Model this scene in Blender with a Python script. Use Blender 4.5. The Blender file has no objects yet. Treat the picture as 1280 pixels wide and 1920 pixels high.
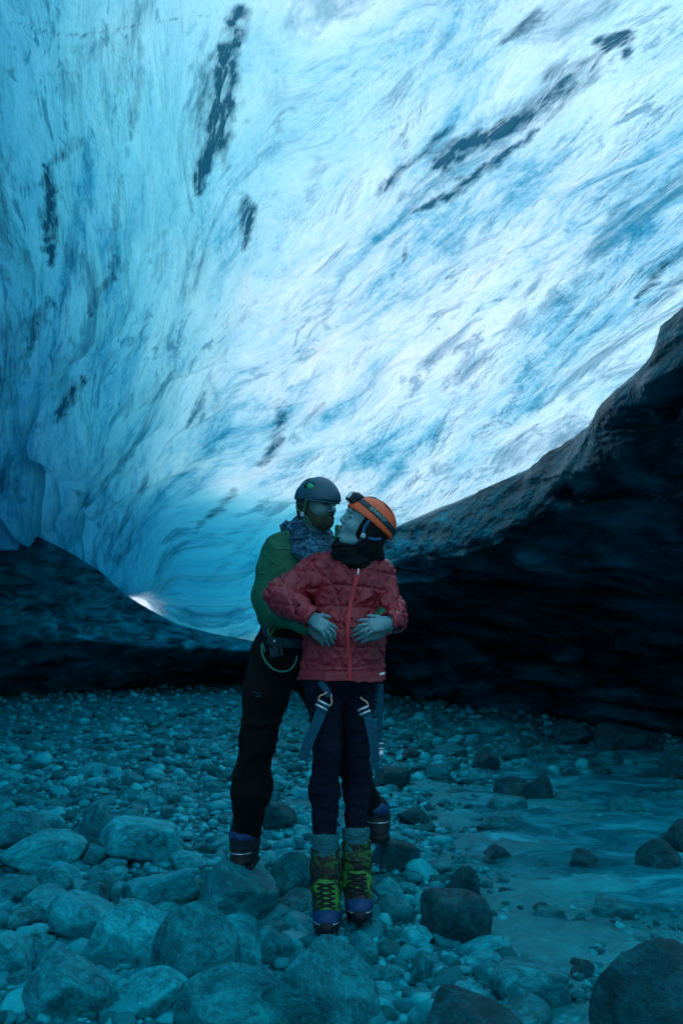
import bpy, math, random
import numpy as np
from mathutils import Vector, Matrix

R_ = math.radians
scene = bpy.context.scene
col = scene.collection

# ------------------------------------------------------------------ camera
CAM_H = 1.34
FPX = 1867.0                      # focal length in photo pixels (35 mm on a 36 mm tall frame)
TILT = math.atan(160.0 / FPX)
cam_d = bpy.data.cameras.new('camera')
cam = bpy.data.objects.new('camera', cam_d)
col.objects.link(cam)
cam.location = (0, 0, CAM_H)
cam.rotation_euler = (math.pi / 2 + TILT, 0, 0)
cam_d.sensor_fit = 'VERTICAL'
cam_d.sensor_height = 36.0
cam_d.lens = 36.0 * FPX / 1920.0
cam_d.clip_end = 500
cam_d.dof.use_dof = True
cam_d.dof.focus_distance = 4.0
cam_d.dof.aperture_fstop = 6.3
scene.camera = cam

# ------------------------------------------------------------------ world, sun, exposure
SUN_EL, SUN_AZ = R_(70), R_(-30)    # azimuth from +Y (deep end of the cave) towards +X
world = bpy.data.worlds.new('World')
scene.world = world
world.use_nodes = True
wn = world.node_tree
wn.nodes.clear()
wo = wn.nodes.new('ShaderNodeOutputWorld')
wb = wn.nodes.new('ShaderNodeBackground')
ws = wn.nodes.new('ShaderNodeTexSky')
ws.sky_type = 'NISHITA'
ws.sun_disc = False
ws.sun_elevation = SUN_EL
ws.sun_rotation = SUN_AZ
wb.inputs['Strength'].default_value = 0.13
wn.links.new(ws.outputs[0], wb.inputs[0])
wn.links.new(wb.outputs[0], wo.inputs[0])
sun_d = bpy.data.lights.new('sun', 'SUN')
sun_d.energy = 2.0
sun_d.angle = R_(12)
sun_d.color = (1.0, 0.97, 0.93)
sun = bpy.data.objects.new('sun', sun_d)
col.objects.link(sun)
sdir = Vector((math.cos(SUN_EL) * math.sin(SUN_AZ), math.cos(SUN_EL) * math.cos(SUN_AZ), math.sin(SUN_EL)))
sun.rotation_euler = sdir.to_track_quat('Z', 'Y').to_euler()
sun.location = (5, 10, 30)
scene.view_settings.view_transform = 'Standard'
scene.view_settings.look = 'None'
scene.view_settings.gamma = 1.0
scene.view_settings.exposure = 0.70
scene.cycles.use_denoising = True
scene.cycles.max_bounces = 8
scene.cycles.diffuse_bounces = 4
scene.cycles.glossy_bounces = 3
scene.cycles.transparent_max_bounces = 12
scene.cycles.sample_clamp_indirect = 6.0
scene.cycles.caustics_reflective = False
scene.cycles.caustics_refractive = False

# ------------------------------------------------------------------ helpers
_ct, _st = math.cos(TILT), math.sin(TILT)


def P(px, py, Y):
    """World point at depth Y that the photo shows at pixel (px, py)."""
    xc = (px - 640.0) / FPX
    yc = (960.0 - py) / FPX
    t = Y / (_ct - yc * _st)
    return np.array((xc * t, Y, CAM_H + (_st + yc * _ct) * t))


def project(v):
    """World points (n,3) -> photo pixels (n,2), depth."""
    y = v[:, 1] * _ct + (v[:, 2] - CAM_H) * _st
    z = -v[:, 1] * _st + (v[:, 2] - CAM_H) * _ct
    y = np.where(y < 0.05, 0.05, y)
    return np.stack((640 + FPX * v[:, 0] / y, 960 - FPX * z / y), 1), y


_rs = np.random.RandomState(7)
_tab = _rs.rand(65536).astype(np.float32)


def vnoise(p, seed=0):
    """Value noise in -1..1 at points (...,3)."""
    p = np.asarray(p, dtype=np.float64)
    i = np.floor(p).astype(np.int64)
    f = p - i
    f = f * f * f * (f * (f * 6 - 15) + 10)
    out = 0.0
    for dx in (0, 1):
        wx = f[..., 0] if dx else 1 - f[..., 0]
        for dy in (0, 1):
            wy = f[..., 1] if dy else 1 - f[..., 1]
            for dz in (0, 1):
                wz = f[..., 2] if dz else 1 - f[..., 2]
                h = ((i[..., 0] + dx) * 73856093) ^ ((i[..., 1] + dy) * 19349663) ^ ((i[..., 2] + dz) * 83492791) ^ (seed * 2654435)
                h = (h ^ (h >> 13)) * 1274126177
                out = out + wx * wy * wz * _tab[(h ^ (h >> 16)) & 65535]
    return out * 2 - 1


def fbm(p, octv=4, seed=0, gain=0.5, lac=2.03):
    a, s, out = 1.0, 0.0, 0.0
    p = np.asarray(p, dtype=np.float64)
    for k in range(octv):
        out = out + a * vnoise(p, seed + k * 17)
        s += a
        a *= gain
        p = p * lac + 3.7
    return out / s


def sstep(a, b, x):
    t = np.clip((x - a) / (b - a), 0, 1)
    return t * t * (3 - 2 * t)


def mesh_np(name, v, faces, smooth=True):
    """faces: (n,3) or (n,4) int array."""
    v = np.asarray(v, dtype=np.float32)
    faces = np.asarray(faces, dtype=np.int32)
    k = faces.shape[1]
    me = bpy.data.meshes.new(name)
    me.vertices.add(len(v))
    me.vertices.foreach_set('co', v.ravel())
    me.loops.add(faces.size)
    me.loops.foreach_set('vertex_index', faces.ravel())
    me.polygons.add(len(faces))
    me.polygons.foreach_set('loop_start', np.arange(0, faces.size, k, dtype=np.int32))
    me.polygons.foreach_set('loop_total', np.full(len(faces), k, dtype=np.int32))
    me.polygons.foreach_set('use_smooth', np.full(len(faces), smooth, dtype=bool))
    me.update(calc_edges=True)
    return me


def add_attr(me, name, arr, kind='FLOAT'):
    a = me.attributes.new(name, kind, 'POINT')
    if kind == 'FLOAT':
        a.data.foreach_set('value', np.asarray(arr, dtype=np.float32).ravel())
    else:
        a.data.foreach_set('vector', np.asarray(arr, dtype=np.float32).ravel())


def grid_faces(nu, nv, flip=False):
    i = np.arange(nu - 1)[:, None] * nv + np.arange(nv - 1)[None, :]
    i = i.ravel()
    f = np.stack((i, i + 1, i + nv + 1, i + nv), 1)
    return f[:, ::-1] if flip else f


def link(name, me, mat=None, parent=None, **props):
    o = bpy.data.objects.new(name, me)
    col.objects.link(o)
    if mat is not None:
        me.materials.append(mat)
    if parent is not None:
        o.parent = parent
    for k, v in props.items():
        o[k] = v
    return o


def new_mat(name):
    m = bpy.data.materials.new(name)
    m.use_nodes = True
    nt = m.node_tree
    for n in list(nt.nodes):
        nt.nodes.remove(n)
    out = nt.nodes.new('ShaderNodeOutputMaterial')
    return m, nt, out


class NT:
    """Small helper round a node tree."""
    def __init__(s, nt):
        s.nt = nt

    def n(s, typ, **kw):
        nd = s.nt.nodes.new(typ)
        for k, v in kw.items():
            if hasattr(nd, k):
                setattr(nd, k, v)
        return nd

    def put(s, sock, v):
        if isinstance(v, bpy.types.NodeSocket):
            s.nt.links.new(v, sock)
        elif v is not None:
            if isinstance(v, (tuple, list)) and len(v) == 3 and sock.type == 'RGBA':
                v = tuple(v) + (1,)
            sock.default_value = v

    def math(s, op, a, b=None, c=None, clamp=False):
        nd = s.n('ShaderNodeMath', operation=op, use_clamp=clamp)
        s.put(nd.inputs[0], a)
        if b is not None:
            s.put(nd.inputs[1], b)
        if c is not None:
            s.put(nd.inputs[2], c)
        return nd.outputs[0]

    def noise(s, vec, scale=5, detail=4, rough=0.55, dist=0.0):
        nd = s.n('ShaderNodeTexNoise')
        s.put(nd.inputs['Vector'], vec)
        nd.inputs['Scale'].default_value = scale
        nd.inputs['Detail'].default_value = detail
        nd.inputs['Roughness'].default_value = rough
        nd.inputs['Distortion'].default_value = dist
        return nd.outputs[0]

    def mapping(s, vec, scale=(1, 1, 1), rot=(0, 0, 0), loc=(0, 0, 0)):
        nd = s.n('ShaderNodeMapping')
        s.put(nd.inputs['Vector'], vec)
        nd.inputs['Scale'].default_value = scale
        nd.inputs['Rotation'].default_value = rot
        nd.inputs['Location'].default_value = loc
        return nd.outputs[0]

    def ramp(s, fac, stops, interp='LINEAR'):
        nd = s.n('ShaderNodeValToRGB')
        s.put(nd.inputs[0], fac)
        cr = nd.color_ramp
        cr.interpolation = interp
        while len(cr.elements) > 1:
            cr.elements.remove(cr.elements[-1])
        for k, (p, c) in enumerate(stops):
            e = cr.elements[0] if k == 0 else cr.elements.new(p)
            e.position = p
            c = (c, c, c) if not isinstance(c, (tuple, list)) else c
            e.color = (c[0], c[1], c[2], 1)
        return nd.outputs[0]

    def mixc(s, fac, a, b, blend='MIX'):
        nd = s.n('ShaderNodeMix', data_type='RGBA', blend_type=blend)
        s.put(nd.inputs[0], fac)
        s.put(nd.inputs[6], a)
        s.put(nd.inputs[7], b)
        return nd.outputs[2]

    def bump(s, height, strength=0.3, dist=0.02, normal=None):
        nd = s.n('ShaderNodeBump')
        nd.inputs['Strength'].default_value = strength
        nd.inputs['Distance'].default_value = dist
        s.put(nd.inputs['Height'], height)
        if normal is not None:
            s.put(nd.inputs['Normal'], normal)
        return nd.outputs[0]

    def attr(s, name, out='Fac'):
        nd = s.n('ShaderNodeAttribute')
        nd.attribute_name = name
        return nd.outputs[out]

    def coord(s, out='Object'):
        return s.n('ShaderNodeTexCoord').outputs[out]

    def principled(s, out, color, rough=0.6, normal=None, **kw):
        b = s.n('ShaderNodeBsdfPrincipled')
        s.put(b.inputs['Base Color'], color)
        s.put(b.inputs['Roughness'], rough)
        if normal is not None:
            s.put(b.inputs['Normal'], normal)
        for k, v in kw.items():
            s.put(b.inputs[k], v)
        s.nt.links.new(b.outputs[0], out.inputs[0])
        return b


# ------------------------------------------------------------------ materials of the cave
def mat_ceiling():
    m, nt, out = new_mat('glacier_ice')
    N = NT(nt)
    fl = N.attr('flow', 'Vector')
    # streaks run along the flow (v); u across
    s1 = N.noise(N.mapping(fl, (1.7, 0.34, 1)), 1.0, 6, 0.62, 1.0)
    s2 = N.noise(N.mapping(fl, (5.5, 1.25, 1), loc=(3, 1, 0)), 1.0, 6, 0.68, 0.9)
    s3 = N.noise(N.mapping(fl, (18, 6, 1), loc=(9, 4, 0)), 1.0, 4, 0.65, 0.6)
    cloud = N.noise(N.mapping(fl, (0.7, 0.3, 1), loc=(5, 5, 2)), 1.0, 5, 0.6, 0.4)
    tone = N.math('ADD', N.math('MULTIPLY', s1, 0.40), N.math('ADD', N.math('MULTIPLY', s2, 0.27), N.math('ADD', N.math('ADD', N.math('MULTIPLY', s3, 0.06), N.math('MULTIPLY', N.noise(N.mapping(fl, (48, 20, 1)), 1.0, 3, 0.7, 0.3), 0.09)), N.math('MULTIPLY', cloud, 0.22))))
    c = N.ramp(tone, [(0.36, (0.012, 0.19, 0.33)), (0.42, (0.08, 0.37, 0.54)), (0.46, (0.33, 0.59, 0.75)), (0.505, (0.66, 0.79, 0.89)), (0.58, (0.95, 0.92, 0.97))])
    # clear blue bands (bubble-free ice) in clusters
    b1 = N.noise(N.mapping(fl, (2.6, 0.50, 1), loc=(11, 2, 3)), 1.0, 7, 0.66, 1.3)
    b2 = N.noise(N.mapping(fl, (7.0, 1.5, 1), loc=(1, 12, 5)), 1.0, 6, 0.70, 1.1)
    m1 = N.ramp(b1, [(0.555, 0.0), (0.63, 0.65), (0.70, 1.0)])
    m2 = N.math('MULTIPLY', N.ramp(b2, [(0.55, 0.0), (0.63, 0.9)]), N.ramp(cloud, [(0.42, 0.15), (0.58, 1.0)]))
    b3 = N.noise(N.mapping(fl, (16.0, 3.2, 1), loc=(7, 3, 9)), 1.0, 5, 0.7, 0.9)
    m3 = N.math('MULTIPLY', N.ramp(b3, [(0.58, 0.0), (0.66, 0.8)]), N.ramp(s1, [(0.45, 1.0), (0.60, 0.2)]))
    bands = N.math('MAXIMUM', N.math('MAXIMUM', m1, N.math('MULTIPLY', m2, 0.85)), N.math('MULTIPLY', m3, 0.6))
    c = N.mixc(N.math('MULTIPLY', bands, 0.85), c, (0.003, 0.19, 0.31))
    # ash and silt frozen into the ice
    dirt = N.attr('dirt')
    grain = N.math('ADD', N.math('MULTIPLY', N.noise(N.mapping(fl, (30, 4.5, 1)), 1.0, 4, 0.66, 0.8), 0.55), N.math('MULTIPLY', N.noise(N.mapping(fl, (7, 1.6, 1), loc=(2, 7, 1)), 1.0, 5, 0.7, 1.2), 0.45))
    grain = N.math('MULTIPLY', N.math('SUBTRACT', grain, 0.5), 3.4)
    dm = N.math('SUBTRACT', N.math('ADD', N.math('MULTIPLY', dirt, 1.35), N.math('MULTIPLY', grain, N.math('ADD', 0.12, N.math('MULTIPLY', dirt, 1.7)))), 0.38)
    dm = N.math('MULTIPLY', dm, 0.85, clamp=True)
    c = N.mixc(N.math('MULTIPLY', dm, 0.95), c, (0.001, 0.085, 0.15))
    # fine specks
    vor = N.n('ShaderNodeTexVoronoi')
    N.put(vor.inputs['Vector'], N.mapping(fl, (5, 3.2, 1)))
    spk = N.math('LESS_THAN', vor.outputs['Distance'], 0.045)
    c = N.mixc(N.math('MULTIPLY', spk, 0.6), c, (0.02, 0.12, 0.2))
    h = N.math('ADD', N.math('MULTIPLY', s1, 1.0), N.math('ADD', N.math('MULTIPLY', s2, 0.35), N.math('MULTIPLY', s3, 0.10)))
    nrm = N.bump(h, 0.75, 0.30)
    fine = N.noise(N.mapping(fl, (60, 22, 1)), 1.0, 3, 0.6)
    nrm2 = N.bump(fine, 0.22, 0.015, nrm)
    tr = N.n('ShaderNodeBsdfTranslucent')
    N.put(tr.inputs['Color'], c)
    N.put(tr.inputs['Normal'], nrm2)
    df = N.n('ShaderNodeBsdfDiffuse')
    N.put(df.inputs['Color'], c)
    N.put(df.inputs['Normal'], nrm2)
    mx = N.n('ShaderNodeMixShader')
    mx.inputs[0].default_value = 0.12
    nt.links.new(tr.outputs[0], mx.inputs[1])
    nt.links.new(df.outputs[0], mx.inputs[2])
    gl = N.n('ShaderNodeBsdfGlossy')
    gl.inputs['Roughness'].default_value = 0.22
    N.put(gl.inputs['Color'], (0.8, 0.95, 1.0))
    N.put(gl.inputs['Normal'], nrm2)
    lw = N.n('ShaderNodeFresnel')
    lw.inputs['IOR'].default_value = 1.31
    mg = N.n('ShaderNodeMixShader')
    N.put(mg.inputs[0], lw.outputs[0])
    nt.links.new(mx.outputs[0], mg.inputs[1])
    nt.links.new(gl.outputs[0], mg.inputs[2])
    tp = N.n('ShaderNodeBsdfTransparent')
    mo = N.n('ShaderNodeMixShader')
    N.put(mo.inputs[0], N.attr('outer'))
    nt.links.new(mg.outputs[0], mo.inputs[1])
    nt.links.new(tp.outputs[0], mo.inputs[2])
    nt.links.new(mo.outputs[0], out.inputs['Surface'])
    va = N.n('ShaderNodeVolumeAbsorption')
    # pure glacier ice swallows red first, then green
    va.inputs['Color'].default_value = (0.42, 0.866, 0.902, 1)
    va.inputs['Density'].default_value = 1.0
    nt.links.new(va.outputs[0], out.inputs['Volume'])
    return m


def mat_dark_ice():
    m, nt, out = new_mat('silty_dark_ice')
    N = NT(nt)
    oc = N.coord('Object')
    a = N.noise(N.mapping(oc, (1.0, 1.0, 3.0)), 1.3, 6, 0.58, 0.6)
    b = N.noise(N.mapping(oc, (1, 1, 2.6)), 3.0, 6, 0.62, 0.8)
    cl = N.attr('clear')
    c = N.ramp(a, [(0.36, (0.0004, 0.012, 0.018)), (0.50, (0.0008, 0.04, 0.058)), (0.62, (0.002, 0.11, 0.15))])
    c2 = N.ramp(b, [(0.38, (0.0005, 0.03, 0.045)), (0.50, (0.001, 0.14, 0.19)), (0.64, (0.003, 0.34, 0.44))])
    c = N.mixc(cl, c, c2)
    vor = N.n('ShaderNodeTexVoronoi')
    N.put(vor.inputs['Vector'], oc)
    vor.inputs['Scale'].default_value = 26
    pit = N.math('MULTIPLY', N.math('SUBTRACT', 0.5, vor.outputs['Distance']), 0.5)
    h = N.math('ADD', N.math('MULTIPLY', a, 1.0), N.math('ADD', N.math('MULTIPLY', b, 0.30), N.math('MULTIPLY', pit, 0.12)))
    nrm = N.bump(h, 0.55, 0.12)
    r = N.ramp(b, [(0.35, 0.22), (0.65, 0.5)])
    N.principled(out, c, r, nrm, **{'IOR': 1.31, 'Specular IOR Level': 0.12, 'Specular Tint': (0.15, 0.75, 1.0, 1)})
    return m


def mat_ground():
    m, nt, out = new_mat('wet_gravel_and_silt')
    N = NT(nt)
    oc = N.coord('Object')
    silt = N.attr('silt')
    a = N.noise(oc, 0.9, 6, 0.6, 0.3)
    b = N.noise(oc, 14, 6, 0.7)
    g = N.noise(oc, 60, 4, 0.6)
    cg = N.ramp(b, [(0.32, (0.0006, 0.07, 0.085)), (0.55, (0.002, 0.20, 0.24)), (0.72, (0.006, 0.40, 0.46))])
    cs = N.ramp(N.math('ADD', N.math('MULTIPLY', a, 0.7), N.math('MULTIPLY', b, 0.3)), [(0.35, (0.001, 0.13, 0.15)), (0.5, (0.003, 0.27, 0.31)), (0.66, (0.01, 0.50, 0.56))])
    c = N.mixc(silt, cg, cs)
    r = N.ramp(a, [(0.35, 0.35), (0.65, 0.7)])
    h = N.math('ADD', b, N.math('MULTIPLY', g, 0.35))
    nrm = N.bump(h, 0.55, 0.05)
    N.principled(out, c, r, nrm, **{'Specular IOR Level': 0.35, 'Specular Tint': (0.25, 0.8, 1.0, 1)})
    return m


def mat_water():
    m, nt, out = new_mat('meltwater')
    N = NT(nt)
    oc = N.coord('Object')
    a = N.noise(N.mapping(oc, (1, 1.3, 1), rot=(0, 0, 0.5)), 2.6, 7, 0.68, 0.9)
    b = N.noise(N.mapping(oc, (1, 1.2, 1)), 22.0, 5, 0.7, 0.6)
    c = N.ramp(a, [(0.35, (0.001, 0.15, 0.20)), (0.52, (0.004, 0.33, 0.43)), (0.64, (0.02, 0.62, 0.76))])
    h = N.math('ADD', a, N.math('MULTIPLY', b, 0.25))
    nrm = N.bump(h, 0.5, 0.05)
    N.principled(out, c, N.ramp(a, [(0.4, 0.12), (0.6, 0.45)]), nrm, **{'IOR': 1.33, 'Specular IOR Level': 0.5, 'Specular Tint': (0.3, 0.8, 1.0, 1), 'Alpha': N.math('MULTIPLY', N.attr('cover'), 0.75, clamp=True)})
    return m


# ------------------------------------------------------------------ the ice ceiling (one thick shell of glacier)
def cl_shape(t):
    """centre x, half width left, half width right, height at station t (m along the cave)."""
    H = np.interp(t, [-8, -5, -1, 4, 6, 9, 12, 15, 17.5, 20], [3.6, 4.2, 4.9, 5.05, 4.75, 3.85, 2.75, 1.78, 1.12, 0.55])  # near end left open behind the camera, added to light the figures
    xc = np.interp(t, [-8, 0, 20], [1.6, 0.9, -3.0])
    WL = np.interp(t, [-8, -5, -1, 6, 12, 17, 20], [4.2, 4.6, 5.2, 4.6, 4.0, 3.3, 2.6])
    WR = np.interp(t, [-8, -5, -1, 6, 12, 17, 20], [4.8, 5.8, 7.0, 7.2, 7.5, 6.5, 5.0])
    return xc, WL, WR, H


STROKES = [
    ([(20, 38), (60, 50), (110, 68), (160, 66), (200, 58), (260, 45), (330, 38), (440, 22)], 2.6, .8),
    ([(880, 562), (915, 570), (945, 560), (985, 558), (1000, 580)], 2.4, .5),
    ([(925, 600), (960, 640), (1000, 690), (1022, 730), (1030, 775)], 2.6, .55),
    ([(945, 600), (985, 665), (1012, 705), (1028, 740)], 2.4, .45),
    ([(500, 775), (512, 755), (530, 748), (545, 760), (552, 790)], 4, .5),
    ([(900, 815), (915, 798), (945, 792), (965, 800)], 5, .45),
    ([(390, 850), (400, 842), (412, 850)], 4, .5),
    ([(700, 300), (660, 370), (640, 430)], 9, .4),
    ([(640, 560), (600, 600), (560, 660)], 9, .3),
    ([(500, 600), (470, 640)], 9, .35),
    ([(330, 640), (320, 700), (300, 740)], 9, .5),
    ([(560, 130), (540, 200)], 10, .3),
    ([(1050, 560), (1000, 600), (960, 640)], 9, .3),
    ([(230, 330), (215, 400), (210, 470)], 8, .5),
    ([(130, 500), (120, 560), (125, 620)], 8, .5),
    ([(40, 600), (30, 700)], 10, .6),
    ([(760, 860), (700, 900), (660, 930)], 8, .35),
    ([(560, 930), (500, 980), (440, 1040), (390, 1080)], 9, .4),
    ([(480, 1000), (420, 1060), (370, 1110)], 8, .45),  # pixel polyline, half width px, strength: dirt bands seen in the ice
    ([(450, 20), (425, 110), (405, 230), (385, 320), (372, 360)], 17, 1.3),
    ([(420, 90), (390, 170), (372, 240)], 20, 0.75),
    ([(440, 100), (428, 180), (418, 250)], 9, 1.0),
    ([(372, 240), (378, 330)], 14, .55),
    ([(422, 260), (420, 320)], 8, .6),
    ([(1165, 75), (1130, 95)], 28, 1.6),
    ([(1110, 110), (1060, 145), (1010, 190), (960, 235)], 26, 1.0),
    ([(1110, 145), (1050, 185), (990, 240)], 14, .7),
    ([(960, 235), (900, 260), (860, 275), (825, 312)], 14, 1.7),
    ([(1005, 240), (960, 275), (900, 320), (840, 365), (772, 403)], 9, 1.15),
    ([(830, 310), (790, 350), (760, 375)], 12, .55),
    ([(1010, 20), (985, 50), (940, 75)], 11, 1.0),
    ([(940, 78), (860, 140)], 10, .35),
    ([(760, 250), (755, 275)], 7, .6),
    ([(850, 235), (800, 275), (765, 310), (715, 365)], 10, .95),
    ([(820, 20), (800, 90)], 22, .35),
    ([(460, 370), (466, 420), (460, 465)], 11, 1.15),
    ([(310, 440), (303, 490), (290, 525)], 16, .5),
    ([(515, 215), (530, 255)], 7, .5),
    ([(598, 60), (588, 130)], 8, .4),
    ([(600, 300), (575, 370)], 12, .5),
    ([(205, 60), (215, 130), (225, 200)], 34, .4),
    ([(265, 80), (255, 170), (245, 260)], 10, .6),
    ([(150, 90), (190, 140), (215, 180)], 16, .45),
    ([(155, 262), (120, 290), (95, 305)], 12, .7),
    ([(92, 310), (92, 400), (95, 500)], 9, 1.25),
    ([(12, 290), (10, 400), (5, 520)], 18, .6),
    ([(50, 300), (48, 380)], 14, .4),
    ([(215, 480), (214, 525), (185, 545), (170, 590)], 7, .8),
    ([(90, 560), (60, 620), (45, 700)], 12, .8),
    ([(0, 560), (10, 640), (15, 760)], 24, .6),
    ([(155, 705), (130, 750), (105, 790)], 9, 1.1),
    ([(100, 745), (110, 790)], 12, .5),
    ([(382, 735), (365, 770), (348, 805)], 4, .85),
    ([(525, 760), (525, 800), (510, 840), (490, 875)], 9, .9),
    ([(610, 755), (575, 790), (560, 820)], 9, .55),
    ([(445, 920), (400, 965), (370, 990)], 8, .8),
    ([(370, 990), (330, 1040), (300, 1090)], 8, .5),
    ([(240, 860), (200, 900), (190, 940)], 16, .5),
    ([(130, 870), (100, 900)], 26, .35),
    ([(150, 920), (165, 950)], 12, .8),
    ([(205, 925), (240, 965)], 9, .5),
    ([(30, 790), (60, 870), (95, 930)], 26, .45),
    ([(0, 860), (30, 930)], 26, .65),
    ([(757, 462), (753, 492)], 3.5, .95),
    ([(1250, 495), (1215, 540), (1190, 560)], 7, 1.0),
    ([(1197, 565), (1165, 650)], 6, .55),
    ([(905, 630), (870, 680)], 8, .5),
    ([(860, 690), (830, 730)], 7, .5),
    ([(985, 685), (935, 715)], 8, .45),
    ([(720, 760), (680, 800)], 9, .5),
    ([(690, 660), (650, 710)], 12, .4),
    ([(800, 560), (775, 600)], 8, .35),
    ([(900, 410), (930, 430)], 12, .3),
    ([(925, 810), (905, 835)], 16, .35),
    ([(740, 160), (690, 220), (655, 260)], 10, .35),
]


def build_ceiling():
    nt_, na = 720, 640
    tt = np.concatenate((np.linspace(-8, 2, 60, endpoint=False), np.linspace(2, 20, nt_ - 60)))
    aa = np.concatenate((np.linspace(-0.06, 0.5, 60, endpoint=False), np.linspace(0.5, 2.35, na - 120, endpoint=False), np.linspace(2.35, math.pi + 0.06, 60)))
    T, A = np.meshgrid(tt, aa, indexing='ij')
    xc, WL, WR, H = cl_shape(T)
    ca, sa = np.cos(A), np.sin(A)
    ex = 0.85
    cx = np.sign(ca) * np.abs(ca) ** ex
    cz = np.sign(sa) * np.abs(sa) ** ex
    W = np.where(ca > 0, WR, WL)
    X = xc + W * cx
    Z = H * cz
    # a low arch at the far end on the left lets daylight in
    Z = Z - 0.15 * sstep(16.5, 20, T) * sstep(0.0, 0.3, sa)
    gate = np.exp(-np.abs((X / np.maximum(T, 1) * 20 + 4.12) / 0.55) ** 2.5) * sstep(13.0, 16.0, T)
    Z = Z + (1.36 - Z) * gate
    Y = T.copy()
    outd = np.stack((cx * 0.8, 0 * X + 0.12, np.maximum(cz, 0.02)), -1)
    outd /= np.linalg.norm(outd, axis=-1, keepdims=True)
    wL = sstep(1.5, 1.72, A)
    kk = (0.036 + 0.014 * sstep(1.5, 1.3, A) * sstep(9, 6.5, T)) * (1 - wL) + wL * 0.065 * sstep(6.5, 10.5, T)
    dT = np.gradient(tt)[:, None]
    K = np.cumsum(kk * dT, axis=0)
    K = K - K[np.argmin(np.abs(tt - 8.0))][None, :]
    U = (A - K) * 5.0                          # the ice layering leans across the vault
    flow = np.stack((U, T, 0 * U), -1)
    wall = sstep(1.72, 2.1, A)                      # left flank gets deeper flutes
    near = sstep(1.5, 5, T)
    warp = fbm(np.stack((U * 0.4, T * 0.4, U * 0), -1), 3, 5)
    d = (0.34 - 0.18 * sstep(13, 17, T)) * fbm(np.stack((U * 0.45 + warp, T * 0.22, U * 0), -1), 4, 11)
    d += 0.13 * fbm(np.stack((U * 1.6 + warp, T * 0.5, U * 0 + 2), -1), 4, 23)
    rid = 1 - np.abs(vnoise(np.stack((U * 1.3 + 1.2 * warp, T * 0.35, U * 0 + 5), -1), 31))
    d += (0.06 + 0.08 * wall) * rid ** 3
    rid2 = 1 - np.abs(vnoise(np.stack((U * 3.1 + 1.5 * warp, T * 0.9, U * 0 + 8), -1), 36))
    d += 0.030 * rid2 ** 4
    d += 0.016 * fbm(np.stack((U * 5, T * 1.8, U * 0), -1), 3, 41)
    sc = np.abs(vnoise(np.stack((U * 0.9, T * 0.9, U * 0 + 9), -1), 53))
    d -= (0.10 + 0.14 * wall) * sc * sstep(9, 13, T)               # scallops at the deep end
    d = d * (1 - 0.9 * gate)
    inner = np.stack((X, Y, Z), -1) + outd * d[..., None]
    v0 = inner.reshape(-1, 3)
    # unseen ice thickness, shaped to set the vault's brightness: thin over the middle and right, thick on the left and at the deep end
    pp, dep = project(v0)
    th = 0.55 + 0 * A
    th += (2.2 * sstep(1.52, 1.85, A) + 11.0 * sstep(1.78, 2.04, A)) * sstep(3.5, 6.0, T) + 16.0 * sstep(1.80, 2.06, A) * sstep(6.5, 9.5, T) + 12.0 * sstep(1.82, 1.96, A) * sstep(4.5, 6.0, T) + 12.0 * sstep(1.72, 1.95, A) * sstep(8.5, 11.0, T)
    th += 3.0 * sstep(0.45, 0.1, A)
    th += 9.5 * sstep(12.0, 16.0, T) * (0.30 + 0.70 * sstep(1.3, 1.75, A))
    th += 0.0 * T
    th += 1.1 * np.clip(fbm(np.stack((U * 0.30, T * 0.22, U * 0 + 4), -1), 3, 77) + 0.05, 0, 1) * 2
    th = th.clip(0.4, 44)
    up = np.stack((cx * 0.45, 0 * X + 0.08, np.maximum(cz, 0.55)), -1)
    outer = inner + up * th[..., None]
    # dirt strokes
    dirt = np.zeros(len(v0))
    vis = (v0[:, 1] > 2)
    for pts, w, s in STROKES:
        q = []
        for (px, py) in pts:
            dd = (pp[:, 0] - px) ** 2 + (pp[:, 1] - py) ** 2 + np.where(vis, 0, 1e9)
            q.append(int(np.argmin(dd)))
        wpos = np.array([v0[i] for i in q])
        best = np.full(len(v0), 1e9)
        rad = w * dep[q[len(q) // 2]] / FPX
        lo = wpos.min(0) - rad * 5
        hi = wpos.max(0) + rad * 5
        sel = np.where(((v0 > lo) & (v0 < hi)).all(1))[0]
        pv = v0[sel]
        pv = pv + rad * 1.1 * np.stack([fbm(pv / (rad * 3.0), 3, 200 + k) for k in range(3)], -1) + rad * 0.5 * np.stack([fbm(pv / (rad * 0.8), 2, 210 + k) for k in range(3)], -1)
        al = np.zeros(len(sel))
        seg = np.linalg.norm(np.diff(wpos, axis=0), axis=1)
        cum = np.concatenate(([0], np.cumsum(seg)))
        b = np.full(len(sel), 1e9)
        for k in range(len(wpos) - 1):
            a, c = wpos[k], wpos[k + 1]
            ab = c - a
            L = (ab ** 2).sum() + 1e-9
            tt2 = np.clip(((pv - a) @ ab) / L, 0, 1)
            dv = pv - a - tt2[:, None] * ab
            bd = np.sqrt((dv ** 2).sum(1))
            al = np.where(bd < b, (cum[k] + tt2 * seg[k]) / cum[-1], al)
            b = np.minimum(b, bd)
        val = s * np.exp(-(b / (rad * 1.7 * (0.35 + 0.75 * np.sin(np.pi * (0.1 + 0.8 * al))))) ** 2)
        dirt[sel] = np.maximum(dirt[sel], val)
    n = nt_ * na
    v = np.concatenate((v0, outer.reshape(-1, 3)))
    f_in = grid_faces(nt_, na)
    f_out = grid_faces(nt_, na, True) + n
    rim = []
    for idx, flip in ((np.arange(na), 0), (np.arange(na) + (nt_ - 1) * na, 1), (np.arange(nt_) * na, 1), (np.arange(nt_) * na + na - 1, 0)):
        a, b = idx[:-1], idx[1:]
        q = np.stack((a, b, b + n, a + n), 1)
        rim.append(q[:, ::-1] if not flip else q)
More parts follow.
